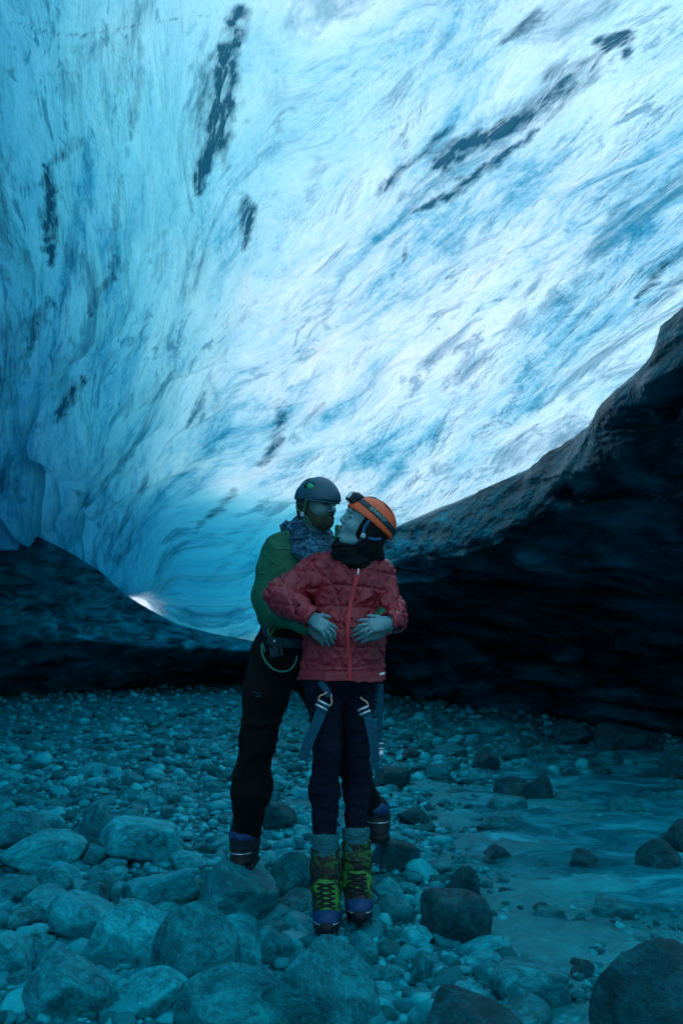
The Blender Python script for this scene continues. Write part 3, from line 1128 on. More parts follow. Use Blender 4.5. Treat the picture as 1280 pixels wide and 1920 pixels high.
BOOTK = cloth_mat('dark_boot_shell', (0.003, 0.012, 0.016), 0.5, 60, 0.4)
WEB = cloth_mat('blue_grey_webbing', (0.004, 0.085, 0.14), 0.8, 300, 0.25, 0, 0.4, 0.2, 60)
GREYH = cloth_mat('slate_blue_helmet_shell', (0.004, 0.075, 0.12), 0.42, 30, 0.12, 0, 0.05, 0.45, 5)
ORANGE = cloth_mat('orange_helmet_shell', (0.80, 0.105, 0.022), 0.40, 30, 0.10, 0, 0.05, 0.5, 5)
DARKP = cloth_mat('dark_plastic', (0.004, 0.012, 0.022), 0.35, 60, 0.2, 0, 0.05, 0.5, 8)
HAIR = cloth_mat('dark_brown_hair', (0.010, 0.030, 0.036), 0.55, 240, 0.6, 0, 0.8, 0.4, 40)
BEARD = cloth_mat('brown_beard', (0.050, 0.070, 0.045), 0.8, 300, 0.6, 0, 1.0, 0.3, 120)
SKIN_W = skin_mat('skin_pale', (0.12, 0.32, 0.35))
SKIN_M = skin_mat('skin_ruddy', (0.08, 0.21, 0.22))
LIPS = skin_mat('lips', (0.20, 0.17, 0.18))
EYEM = cloth_mat('dark_lashes', (0.004, 0.006, 0.008), 0.5, 60, 0.2)


def scarf_mat():
    m, nt, out = new_mat('patterned_blue_grey_scarf')
    N = NT(nt)
    oc = N.coord('Object')
    a = N.noise(N.mapping(oc, (1, 1, 2.2), rot=(0.5, 0.3, 0.4)), 34, 4, 0.6, 1.5)
    b = N.noise(oc, 220, 3, 0.6)
    c = N.ramp(a, [(0.38, (0.003, 0.03, 0.06)), (0.5, (0.012, 0.10, 0.17)), (0.60, (0.05, 0.22, 0.34))])
    N.principled(out, c, 0.9, N.bump(N.math('ADD', a, N.math('MULTIPLY', b, 0.2)), 0.7, 0.012))
    return m


def camo_boot_mat():
    m, nt, out = new_mat('black_and_lime_gaiter')
    N = NT(nt)
    oc = N.coord('Object')
    a = N.noise(N.mapping(oc, (1, 1, 1.6)), 22, 4, 0.6, 0.8)
    c = N.ramp(a, [(0.50, (0.003, 0.012, 0.010)), (0.56, (0.01, 0.06, 0.02)), (0.64, (0.012, 0.16, 0.03))])
    N.principled(out, c, 0.7, N.bump(a, 0.5, 0.01))
    return m


def metal_mat(name, c, r=0.35):
    m, nt, out = new_mat(name)
    N = NT(nt)
    a = N.noise(N.coord('Object'), 80, 3)
    N.principled(out, c, N.ramp(a, [(0.3, r * 0.8), (0.7, r * 1.3)]), None, **{'Metallic': 0.9})
    return m


SCARF = scarf_mat()
CAMO = camo_boot_mat()
LACEP, _nt, _out = new_mat('lime_leather_with_dark_patches')
_N = NT(_nt)
_a = _N.noise(_N.mapping(_N.coord('Object'), (1, 1, 1.3)), 17, 3, 0.5, 0.6)
_N.principled(_out, _N.ramp(_a, [(0.42, (0.002, 0.012, 0.010)), (0.47, (0.004, 0.075, 0.02)), (0.54, (0.022, 0.24, 0.03))]), 0.6, _N.bump(_a, 0.3, 0.01))
STEEL = metal_mat('brushed_steel', (0.55, 0.68, 0.72))
BRASS = metal_mat('copper_coloured_buckle', (0.75, 0.45, 0.30))
CORD = cloth_mat('green_cord', (0.02, 0.26, 0.20), 0.7, 300, 0.3)
LENS, _nt, _out = new_mat('lamp_lens')
NT(_nt).principled(_out, (0.75, 0.85, 0.9), 0.12)


def quilt(p):
    x, z = p[..., 0], p[..., 2]
    w = fbm(np.stack((x * 5, p[..., 1] * 3, z * 5), -1), 2, 301)
    x2, z2 = x + 0.030 * w, z + 0.026 * w
    sp = 0.072
    m = None
    for a in (0.06, 1.10, 2.12):
        c = x2 * math.sin(a) + z2 * math.cos(a)
        d = np.abs((c / sp + 0.5) % 1 - 0.5) * sp
        m = d if m is None else np.minimum(m, d)
    groove = np.exp(-(m / 0.0055) ** 2)
    puff = sstep(0.0, 0.020, m)
    wr = vnoise(np.stack((x * 42 + z * 30, p[..., 1] * 25, z * 38 - x * 20), -1), 311)
    return 0.0052 * groove - 0.0022 * puff + 0.0034 * wr + 0.006 * vnoise(p * 13, 313)


def drape(amp, fx, seed, fz=None):
    fz = fz or fx

    def fn(p):
        q = np.stack((p[..., 0] * fx, p[..., 1] * fx, p[..., 2] * fz), -1)
        r = 1 - np.abs(vnoise(q, seed))
        return -amp * (r ** 4 - 0.3) + amp * 0.5 * vnoise(q * 2.3, seed + 1)
    return fn


X0 = V(0.0, 0.0, 0.0)

# ------------------------------------------------------------------ the woman in front
def build_woman():
    root = bpy.data.objects.new('person', None)
    col.objects.link(root)
    base = P(640, 1746, 3.98)
    base[2] = 0.0
    root.location = base
    root['label'] = 'person in a quilted red jacket and orange helmet, leaning back against the one in green'
    root['category'] = 'person'

    def part(name, me, mat, parent=root, **kw):
        o = link(name, me, mat, None, **kw)
        o.parent = parent
        if parent is root:
            o.matrix_parent_inverse = Matrix.Translation(-Vector(base))
        return o
    S = 0.90
    hc = P(684, 984, 3.95)
    F = frame((-0.87, -0.30, 0.38), (0.37, -0.04, 0.93))
    f, u, r = F

    def hq(a, b, c=0.0, s=S):
        return hc + (f * a + u * b + r * c) * s
    # joints
    sR, eR, wR = P(590, 1070, 4.03), P(527, 1121, 3.96), P(588, 1166, 3.78)
    sL, eL, wL = P(714, 1076, 4.03), P(738, 1158, 3.97), P(716, 1176, 3.85)
    pel = P(642, 1235, 4.01)
    hR, kR, aR = P(606, 1275, 4.01), P(616, 1420, 3.99), P(609, 1580, 4.02)
    hL, kL, aL = P(670, 1275, 4.04), P(668, 1415, 4.01), P(667, 1560, 4.06)
    neck = P(676, 1046, 4.02)
    # hands: hers lie over his on her belly
    wr_, tr_ = P(582, 1157, 3.775), P(634, 1194, 3.79)
    wl_, tl_ = P(729, 1168, 3.795), P(664, 1178, 3.79)
    dr_, dl_ = unit(tr_ - wr_), unit(tl_ - wl_)
    hRp = hand_prims(wr_, dr_, (0.25, -0.85, 0.45), -1, 0.72, (0.30, 0.40, 0.45, 0.5), 0.30, (0.9, 0.3))
    hLp = hand_prims(wl_, dl_, (-0.10, -0.88, 0.42), 1, 0.72, (0.25, 0.30, 0.40, 0.5), 0.32, (0.7, 0.3))
    body = head_prims(hc, F, S, 0.92, 0.94, 0.4)
    body += [cap(hq(-0.018, -0.06), neck, 0.050, 0.052, 0.02),
             cap(neck, pel, 0.075, 0.105, 0.06, flat=(V(0, 1, 0), 0.75)),
             cap(sR, sL, 0.045, 0.045, 0.06), cap(sR, eR, 0.042, 0.036, 0.03), cap(eR, wr_ - dr_ * 0.005, 0.034, 0.024, 0.02),
             cap(sL, eL, 0.042, 0.036, 0.03), cap(eL, wl_ - dl_ * 0.005, 0.034, 0.024, 0.02),
             ell(pel, V(0.13, 0.09, 0.10), None, 0.05),
             cap(hR, P(613, 1400, 3.99), 0.056, 0.038, 0.01), cap(P(613, 1400, 3.99), P(608, 1478, 4.03), 0.036, 0.040, 0.01), cap(P(608, 1478, 4.03), aR, 0.040, 0.028, 0.01), cap(hL, P(670, 1395, 4.04), 0.052, 0.036, 0.01), cap(P(670, 1395, 4.04), P(669, 1470, 4.08), 0.034, 0.038, 0.01), cap(P(669, 1470, 4.08), aL, 0.038, 0.028, 0.01),
             cap(aR, P(610, 1700, 4.0), 0.032, 0.03, 0.02), cap(aL, P(668, 1680, 4.02), 0.032, 0.03, 0.02)]
    body += hRp + hLp
    lo, hi = bounds_of(hc, eR, eL, aR, P(610, 1760, 3.8), pad=0.16)
    me = sdf_mesh('body', body, lo, hi, 0.0032)
    part('body', me, SKIN_W)
    # eyes: closed lids with lashes, brows
    for e in (-1, 1):
        pts = [hq(0.0905 - 0.006 * abs(t), 0.003 - 0.004 * (1 - t * t), 0.031 * e + 0.014 * t) for t in np.linspace(-1, 1, 9)]
        part('eyelashes', tube_mesh('eyelashes', pts, 0.0016), EYEM)
        pts = [hq(0.093 - 0.010 * abs(t), 0.031 + 0.003 * (1 - t * t), 0.031 * e + 0.018 * t) for t in np.linspace(-1, 1, 9)]
        part('eyebrow', tube_mesh('eyebrow', pts, 0.0024), EYEM)
    lp = [ell(hq(0.0975, -0.0515), V(0.0065, 0.005, 0.0215) * S, F, 0.003), ell(hq(0.0955, -0.0625), V(0.0068, 0.0055, 0.018) * S, F, 0.003),
          cap(hq(0.105, -0.0572, -0.022), hq(0.105, -0.0572, 0.022), 0.002, 0.002, 0.004, 's')]
    lo, hi = bounds_of(hq(0.1, -0.055), pad=0.035)
    part('lips', sdf_mesh('lips', lp, lo, hi, 0.0015, None, 12), LIPS)

    # balaclava and hair under the helmet
    bal = [ell(hq(-0.020, 0.020), V(0.098, 0.100, 0.094) * S, F, 0.02), ell(hq(-0.012, -0.030), V(0.062, 0.072, 0.088) * S, F, 0.02),
           ell(hq(-0.045, -0.055), V(0.062, 0.085, 0.066) * S, F, 0.03),
           cap(hq(-0.040, -0.09), neck + V(0.02, 0.0, 0.02), 0.060, 0.070, 0.03),
           half(hq(0.040, 0.0), f + 0.10 * u, 0.01),
           ]
    # headband across the forehead
    lo, hi = bounds_of(hc, neck, pad=0.17)
    part('balaclava', sdf_mesh('balaclava', bal, lo, hi, 0.0035, drape(0.004, 25, 401)), BUFF)
    band = [ell(hq(-0.006, 0.036), V(0.102, 0.094, 0.083) * S, F, 0.01), half(hq(0.1, 0.043), -u - 0.10 * f, 0.004), half(hq(0.0, 0.0), f * -1, 0.004)]
    part('headband', sdf_mesh('headband', band, lo, hi, 0.003, None), BUFF)

    # neck warmer
    bf = [ell(P(672, 1043, 3.99), V(0.105, 0.095, 0.036), frame((1, 0, -0.10), (0, 0, 1)), 0.02), ell(P(655, 1034, 3.94), V(0.075, 0.065, 0.026), frame((1, 0, -0.35), (0, 0, 1)), 0.02),
          ell(P(666, 1056, 3.97), V(0.070, 0.080, 0.035), None, 0.02), cap(P(634, 1020, 3.93), P(650, 1034, 3.93), 0.018, 0.034, 0.02)]
    part('neck_warmer', sdf_mesh('neck_warmer', bf, lo - 0.05, hi + 0.05, 0.0035, drape(0.009, 14, 411, 34)), BUFF)

    # quilted jacket
    jk = [ell(P(656, 1100, 4.02), V(0.158, 0.118, 0.150), None, 0.05),
          cap(P(600, 1072, 4.04), P(706, 1076, 4.04), 0.062, 0.060, 0.05),
          ell(P(646, 1178, 4.01), V(0.148, 0.128, 0.15), None, 0.05),
          cap(P(643, 1205, 4.01), P(640, 1300, 4.01), 0.160, 0.176, 0.05, flat=(V(0, 1, 0), 0.80)),
          half(P(640, 1279, 4.01), (0.03, 0, -1), 0.012),
          half(P(640, 1279, 3.86), (0, 0.01, -1), 0.004),
          cap(P(594, 1068, 4.04), eR, 0.066, 0.060, 0.035), cap(eR, wr_, 0.062, 0.043, 0.014),
          cap(P(710, 1077, 4.04), eL, 0.064, 0.055, 0.030), cap(eL, wl_, 0.054, 0.043, 0.014),
          ]
    br_, bl_ = unit(dr_ + unit(wr_ - eR)), unit(dl_ + unit(wl_ - eL))
    ringR = [cap(wr_ - br_ * 0.020, wr_ - br_ * 0.002, 0.044, 0.043, 0.006)]
    ringL = [cap(wl_ - bl_ * 0.020, wl_ - bl_ * 0.002, 0.044, 0.043, 0.006)]
    hem = [cap(P(641, 1268, 4.01), P(641, 1272, 4.01), 0.176, 0.178, 0.004, flat=(V(0, 1, 0), 0.80))]
    collar = [cap(P(668, 1060, 4.02), P(676, 1038, 4.03), 0.092, 0.080, 0.012)]

    def jd(p):
        d = quilt(p)
        # hem and cuffs are plain; a crease at the waist
        zz = p[..., 2]
        k = sstep(P(640, 1262, 3.9)[2], P(640, 1254, 3.9)[2], zz) * 0.9 + 0.1
        sad = np.abs(zz - P(640, 1259, 3.88)[2])
        out = np.where(zz < P(640, 1220, 3.9)[2], d * k, d) + 0.006 * np.exp(-(sad / 0.004) ** 2) * (zz < P(640, 1245, 3.9)[2])
        out = out - 0.007 * (1 - np.abs(vnoise(np.stack((p[..., 0] * 9 + p[..., 2] * 4, p[..., 1] * 6, p[..., 2] * 12 - p[..., 0] * 5), -1), 331))) ** 5
        return out + 0.007 * vnoise(p * 6.5, 333)
    cuts = [box(w_ + d_ * 0.066, V(0.055, 0.056, 0.056), frame(d_, (0, -1, 0.3)), 0.004, 0.003, 's') for w_, d_ in ((wr_, br_), (wl_, bl_))] + [cap(w_ - d_ * 0.03, w_ + d_ * 0.05, 0.034, 0.036, 0.003, 's') for w_, d_ in ((wr_, br_), (wl_, bl_))]
    cuts += [cap(P(676, 1046, 4.02), P(684, 1010, 4.02), 0.070, 0.070, 0.004, 's')]
    jfull = jk + ringR + ringL + collar + cuts
    lo, hi = bounds_of(P(497, 1100, 4.0), P(762, 1160, 4.0), P(660, 1030, 4.0), P(640, 1285, 4.0), pad=0.06)
    lo[1], hi[1] = 3.64, 4.26
    jo = part('jacket', sdf_mesh('jacket', jfull, lo, hi, 0.0035, jd, 20, 0.03), RED)

    # zip: runs over the front, a little proud
    zp = [(672, 1066), (667, 1090), (661, 1115), (656, 1140), (653, 1165), (652, 1190), (653, 1215), (655, 1240), (656, 1262), (656, 1276)]
    pts = []
    for (px, py) in zp:
        g = P(px, py, 3.88)
        y = front_y(jk, g[0], g[2], 3.6) or 3.88
        g = P(px, py, y)
        y = front_y(jk, g[0], g[2], 3.6) or y
        g = P(px, py, y - 0.004)
        pts.append(g)
    pts = resample(pts, 60)
    zo = part('zip', ribbon('zip', pts, 0.014, 0.007), ZIPM, jo)
    part('zip_pull', ribbon('zip_pull', [P(672, 1066, 3.875), P(671, 1074, 3.872), P(671, 1077, 3.872)], 0.004, 0.003), STEEL, zo)
    # small pale tag by the hem
    g = P(712, 1265, 3.9)
    y = front_y(jk, g[0], g[2], 3.6) or 3.9
    part('hem_logo', ribbon('hem_logo', [P(703, 1267, y - 0.003), P(712, 1264, y - 0.004), P(721, 1262, y - 0.002)], 0.008, 0.003), STEEL, jo)

    # leggings
    lg = [ell(pel + V(0, 0, -0.04), V(0.155, 0.115, 0.12), None, 0.05),
          cap(P(607, 1270, 4.01), P(613, 1400, 3.99), 0.080, 0.055, 0.02), cap(P(613, 1400, 3.99), P(608, 1478, 4.03), 0.053, 0.060, 0.02), cap(P(608, 1478, 4.03), P(609, 1572, 4.02), 0.060, 0.045, 0.02),
          cap(P(670, 1270, 4.04), P(670, 1395, 4.04), 0.076, 0.052, 0.012), cap(P(670, 1395, 4.04), P(669, 1470, 4.08), 0.050, 0.055, 0.012), cap(P(669, 1470, 4.08), P(667, 1556, 4.06), 0.055, 0.044, 0.012)]
    lo, hi = bounds_of(P(580, 1230, 4.0), P(700, 1590, 4.0), pad=0.12)
    lo[1], hi[1] = 3.75, 4.3
    part('leggings', sdf_mesh('leggings', lg, lo, hi, 0.004, drape(0.006, 11, 421, 20)), NAVY)

    # socks folded over the boot tops
    for (x, y, d, top) in ((610, 1585, 4.02, 1566), (667, 1572, 4.06, 1553)):
        a, b = P(x, top, d), P(x, y + 22, d)
        sk = [cap(a + V(0, 0, -0.02), b, 0.052, 0.054, 0.01), half(a, (0, 0.25, 1), 0.004),
              cap(a + V(0, 0, -0.006), a + V(0, 0, -0.012), 0.056, 0.056, 0.006), half(a + V(0, 0, 0.002), (0, 0.25, 1), 0.003),
              cap(a + V(0, 0, 0.06), a + V(0, 0, -0.02), 0.046, 0.046, 0.003, 's')]
        lo, hi = bounds_of(a, b, pad=0.08)
        part('sock', sdf_mesh('sock', sk, lo, hi, 0.0028, drape(0.003, 20, 431, 60)), SOCK)

    # mountaineering boots
    for side, (ax_, ay, ad, tx, ty, td) in enumerate(((610, 1588, 4.03, 612, 1738, 3.84), (667, 1576, 4.07, 674, 1716, 3.90))):
        top = P(ax_, ay, ad)
        toe = P(tx, ty, td)
        heel = V(top[0], ad + 0.03, toe[2] - 0.012)
        ankle = V(top[0] * 0.7 + toe[0] * 0.3, ad - 0.02, toe[2] + 0.115)
        up = [cap(top, ankle + V(0, 0, 0.04), 0.058, 0.060, 0.02), cap(ankle + V(0, 0.02, 0.03), ankle + V(0, 0.01, 0.0), 0.062, 0.060, 0.02)]
        lo, hi = bounds_of(top, toe, heel, pad=0.11)
        shaft = up + [half(top, (0, 0.1, 1), 0.006), cap(top + V(0, 0, 0.05), top + V(0, 0, -0.012), 0.049, 0.049, 0.004, 's')]
        bo = part('boot', sdf_mesh('boot', shaft, lo, hi, 0.0032, drape(0.005, 14, 441, 24)), CAMO)
        lower = [cap(ankle + V(0, 0, -0.005), toe + V(0, 0.075, 0.045), 0.062, 0.052, 0.03), cap(ankle + V(0, 0.02, -0.01), heel + V(0, 0, 0.05), 0.058, 0.052, 0.03),
                 cap(toe + V(0, 0.08, 0.035), toe + V(0, 0.03, 0.022), 0.050, 0.040, 0.02), half(toe + V(0, 0, 0.012), (0, 0, -1), 0.004)]
        part('lace_panel', sdf_mesh('lace_panel', lower, lo, hi, 0.0032, drape(0.003, 16, 447)), LACEP, bo)
        rand = [cap(toe + V(0, 0.055, 0.030), toe + V(0, 0.012, 0.016), 0.050, 0.042, 0.02), cap(toe + V(0, 0.06, 0.012), heel + V(0, 0, 0.012), 0.050, 0.048, 0.02),
                half(toe + V(0, 0, 0.002), (0, 0, -1), 0.004), half(toe + V(0, 0.03, 0.052), (0, 0.35, 1), 0.006)]
        part('rubber_rand', sdf_mesh('rubber_rand', rand, lo, hi, 0.0032), BOOTB, bo)
        cpn = [cap(toe + V(0, 0.030, 0.008), toe + V(0, -0.006, 0.0), 0.044, 0.036, 0.01), cap(toe + V(0, 0.05, -0.004), heel + V(0, 0, -0.006), 0.050, 0.046, 0.02),
               half(toe + V(0, 0, -0.020), (0, 0, -1), 0.003), half(toe + V(0, 0.0, 0.018), (0, 0.12, 1), 0.004)]
        for q in range(4):
            zz = toe + V(0, 0.02 + 0.07 * q, 0)
            for e in (-1, 1):
                cpn.append(cap(zz + V(0.036 * e, 0, -0.010), zz + V(0.046 * e, -0.004, -0.042), 0.006, 0.002, 0.003))
        part('sole', sdf_mesh('sole', cpn, lo, hi, 0.003), BOOTK, bo)
        # crossed laces over the instep
        lm = []
        rows = []
        for q in range(6):
            fr = q / 5.0
            a = ankle + (toe + V(0, 0.075, 0.045) - ankle) * (fr * 1.0)
            rad = 0.062 + (0.052 - 0.062) * fr
            nrm = unit(V(0, -0.80, 0.6))
            row = []
            for e in (-1, 1):
                gp = a + V(0.033 * e, 0, 0.0)
                yy = front_y(lower, gp[0], gp[2] + 0.012, a[1] - 0.3) or (a[1] - 0.05)
                row.append(V(gp[0], yy - 0.004, gp[2] + 0.012))
            rows.append(row)
        for q in range(5):
            mid = (rows[q][0] + rows[q + 1][1]) / 2 + unit(V(0, -0.8, 0.6)) * 0.012
            lm.append(tube_mesh('l', resample([rows[q][0], mid, rows[q + 1][1]], 7), 0.0042, 6))
            mid = (rows[q][1] + rows[q + 1][0]) / 2 + unit(V(0, -0.8, 0.6)) * 0.014
            lm.append(tube_mesh('l', resample([rows[q][1], mid, rows[q + 1][0]], 7), 0.0042, 6))
        part('laces', join_meshes('laces', lm), BOOTK, bo)
        # front bail of the crampon
        pts = [toe + V(0.046 * math.sin(t), 0.02 - 0.052 * math.cos(t), 0.012 + 0.004 * math.cos(t)) for t in np.linspace(-1.5, 1.5, 15)]
        part('crampon_bail', tube_mesh('crampon_bail', pts, 0.0026), STEEL, bo)

    # harness: three webbing tails with buckles
    hsl = [
        ribbon('a', resample([P(606, 1322, 3.905), P(596, 1350, 3.90), P(583, 1380, 3.90), P(566, 1425, 3.91)], 16), [0.040] * 14 + [0.038, 0.036], 0.003),
        ribbon('b', resample([P(686, 1332, 3.93), P(694, 1362, 3.92), P(701, 1400, 3.92), P(704, 1444, 3.93)], 16), 0.034, 0.003),
        ribbon('c', resample([P(714, 1282, 4.0), P(712, 1320, 4.01), P(711, 1360, 4.02), P(710, 1392, 4.02)], 12), 0.024, 0.003),
        ribbon('d', resample([P(600, 1277, 3.90), P(612, 1294, 3.895), P(618, 1306, 3.895)], 6), 0.024, 0.003)]
    hso = [part('harness_strap', m_, WEB) for m_ in hsl]
    hs = hso[0]
    for (bx, by, bd, rz, w) in ((605, 1322, 3.893, 0.50, 0.052), (682, 1332, 3.917, -0.42, 0.046)):
        hs = hso[0] if rz > 0 else hso[1]
        c = P(bx, by, bd)
        dr = V(math.cos(rz), 0, -math.sin(rz))
        dn = V(math.sin(rz), 0, math.cos(rz))
        me = join_meshes('buckle', [ribbon('e', [c - dr * w / 2 + dn * o, c + dr * w / 2 + dn * o], 0.010, 0.006) for o in (0.008, -0.010)])
        bk = part('buckle', me, STEEL, hs)
        wires = [tube_mesh('w', resample([c - dr * w / 2 * e + dn * 0.008, c - dr * w * 0.50 * e + dn * 0.026, c - dr * w * 0.30 * e + dn * 0.038, c - dr * w * 0.18 * e + dn * 0.052], 9), 0.0034, 6) for e in ((-1, 1) if rz > 0 else (-1,))]
        part('buckle_wire', join_meshes('buckle_wire', wires), BRASS, bk)
    c = P(713, 1404, 4.012)
    part('buckle', join_meshes('buckle', [ribbon('e', [c + V(-0.012, 0, o), c + V(0.014, 0, o)], 0.007, 0.006) for o in (0.020, 0.0)] + [ribbon('g', [c + V(0, 0, -0.004), c + V(0.001, 0, -0.042)], 0.022, 0.005)]), STEEL, hso[2])

    # helmet
    H = 0.89
    Hr = V(0.120, 0.100, 0.100) * H
    hcn = hc + (f * -0.010 + u * 0.030) * H
    nrm_cut = unit(-u + 0.36 * f)
    cutp = hq(0.0, 0.004)
    lo, hi = bounds_of(hc, pad=0.19)
    vents = []
    for (a, b, c_, ra, rb) in ((-0.055, 0.075, 0.045, 0.028, 0.008), (-0.085, 0.045, 0.05, 0.024, 0.007), (-0.02, 0.098, 0.030, 0.022, 0.007), (-0.07, 0.088, 0.005, 0.022, 0.007),
                               (-0.055, 0.075, -0.045, 0.028, 0.008), (-0.02, 0.098, -0.030, 0.022, 0.007)):
        vents.append(ell(hcn + (f * a + u * (b - 0.01) + r * c_) * H, V(ra * 1.25, 0.050, rb * 1.5) * H, frame(f - 0.5 * u, u), 0.004, 's'))
    shell = [ell(hcn, Hr, F, 0.02), ell(hcn + (f * -0.045 + u * -0.028) * H, V(0.078, 0.085, 0.090) * H, F, 0.03), ell(hcn - u * 0.006, Hr * 0.92, F, 0.004, 's')]
    shell_cut = [half(hq(0.055, 0.030), frame(f, u)[1] * -1 + 0.26 * f, 0.006)]
    ht = part('helmet', sdf_mesh('helmet', shell + shell_cut + vents, lo, hi, 0.0028), ORANGE)
    bandF = [ell(hcn, Hr + 0.0028, F, 0.02), ell(hcn + (f * -0.045 + u * -0.028) * H, V(0.078, 0.085, 0.090) * H + 0.0028, F, 0.03),
             half(hcn + (u * 0.044) * H, u - 0.34 * f, 0.002), half(hcn + (u * 0.014) * H, -u + 0.34 * f, 0.002), ell(hcn, Hr * 0.97, F, 0.004, 's')]
    st = part('headlamp', sdf_mesh('headlamp', bandF, lo, hi, 0.0026), DARKP, ht)
    lc = hcn + (f * 0.112 + u * 0.056) * H
    FL = frame(f + 0.25 * u, u)
    lamp = [box(lc, V(0.018, 0.021, 0.030), FL, 0.007), box(lc - f * 0.018 + u * 0.010, V(0.018, 0.016, 0.024), FL, 0.006, 0.006)]
    part('lamp_housing', sdf_mesh('lamp_housing', lamp, *bounds_of(lc, pad=0.07), 0.0022), DARKP, ht)
    part('lamp_lens', sdf_mesh('lamp_lens', [box(lc + unit(f + .25 * u) * 0.0175, V(0.003, 0.013, 0.022), FL, 0.002)], *bounds_of(lc, pad=0.05), 0.0018, None, 12), LENS, ht)
    # lettering on the lamp strap, camera side
    cd = bpy.data.curves.new('strap_lettering', 'FONT')
    cd.body = 'BERANTINO'
    cd.size = 0.020
    cd.extrude = 0.0004
    cd.align_x = 'CENTER'
    cd.align_y = 'CENTER'
    tmp = bpy.data.objects.new('tmp_text', cd)
    col.objects.link(tmp)
    dg = bpy.context.evaluated_depsgraph_get()
    tme = bpy.data.meshes.new_from_object(tmp.evaluated_get(dg))
    bpy.data.objects.remove(tmp)
    # wrap the letters round the ellipsoid band: reading from the front of the helmet towards the back
    co = np.empty(len(tme.vertices) * 3)
    tme.vertices.foreach_get('co', co)
    co = co.reshape(-1, 3)
    tilt = unit(f + 0.34 * u)
    cside = -r if (-r)[1] < 0 else r
    Hb = Hr + 0.0052
    outp = []
    for x, y, z in co:
        ang = x / 0.100
        a = -math.sin(ang) * 1.0 - 0.10
        # direction in the helmet frame
        dv = cside * math.cos(ang + 0.05) + (-tilt) * math.sin(ang + 0.05)
        p0 = hcn + (u * 0.029) * H + (u - 0.34 * f) * y + dv * 0.2
        # march to surface
        q = (p0 - hcn) @ F.T
        dl = (dv @ F.T)
        A_ = ((dl / Hb) ** 2).sum()
        B_ = 2 * (q * dl / Hb ** 2).sum()
        C_ = ((q / Hb) ** 2).sum() - 1
        t = (-B_ + math.sqrt(max(B_ * B_ - 4 * A_ * C_, 0))) / (2 * A_)
        outp.append(p0 + dv * (t + z))
    tme.vertices.foreach_set('co', np.array(outp).ravel())
    tme.update()
    part('strap_lettering', tme, cloth_mat('pale_teal_print', (0.25, 0.55, 0.52), 0.6), ht)
    # chin straps
    j = hq(0.012, -0.050, 0.0) + cside * 0.0705
    st1 = ribbon('s1', resample([hcn + (f * 0.030 + u * -0.01) * H + cside * 0.088, hq(0.022, -0.01) + cside * 0.078, j], 8), 0.013, 0.003, None, cside)
    st2 = ribbon('s2', resample([j, hq(-0.035, -0.045) + cside * 0.079, hq(-0.07, -0.03) + cside * 0.068], 8), 0.010, 0.003, None, cside)
    cs = part('chin_strap', join_meshes('chin_strap', [st1, st2, tube_mesh('s3', resample([j, hq(0.02, -0.090) + cside * 0.052, hq(0.050, -0.116) + cside * 0.022, hq(0.062, -0.121)], 14), 0.0036, 6)]), cloth_mat('blue_strap', (0.02, 0.13, 0.25), 0.6), ht)
    part('strap_buckle', sdf_mesh('strap_buckle', [box(j + cside * 0.004, V(0.010, 0.010, 0.004), frame(f, u), 0.003)], *bounds_of(j, pad=0.03), 0.0015, None, 10), STEEL, ht)
    # ring on her left hand
    rp = wl_ + dl_ * 0.092 + V(0, -0.004, -0.020)
    pts = [rp + V(0.0035 * math.cos(t), -0.010 * math.cos(t) + 0.004, 0.009 * math.sin(t)) for t in np.linspace(0, 2 * math.pi, 17)]
    part('ring', tube_mesh('ring', pts, 0.0014, 6), STEEL)
    return root


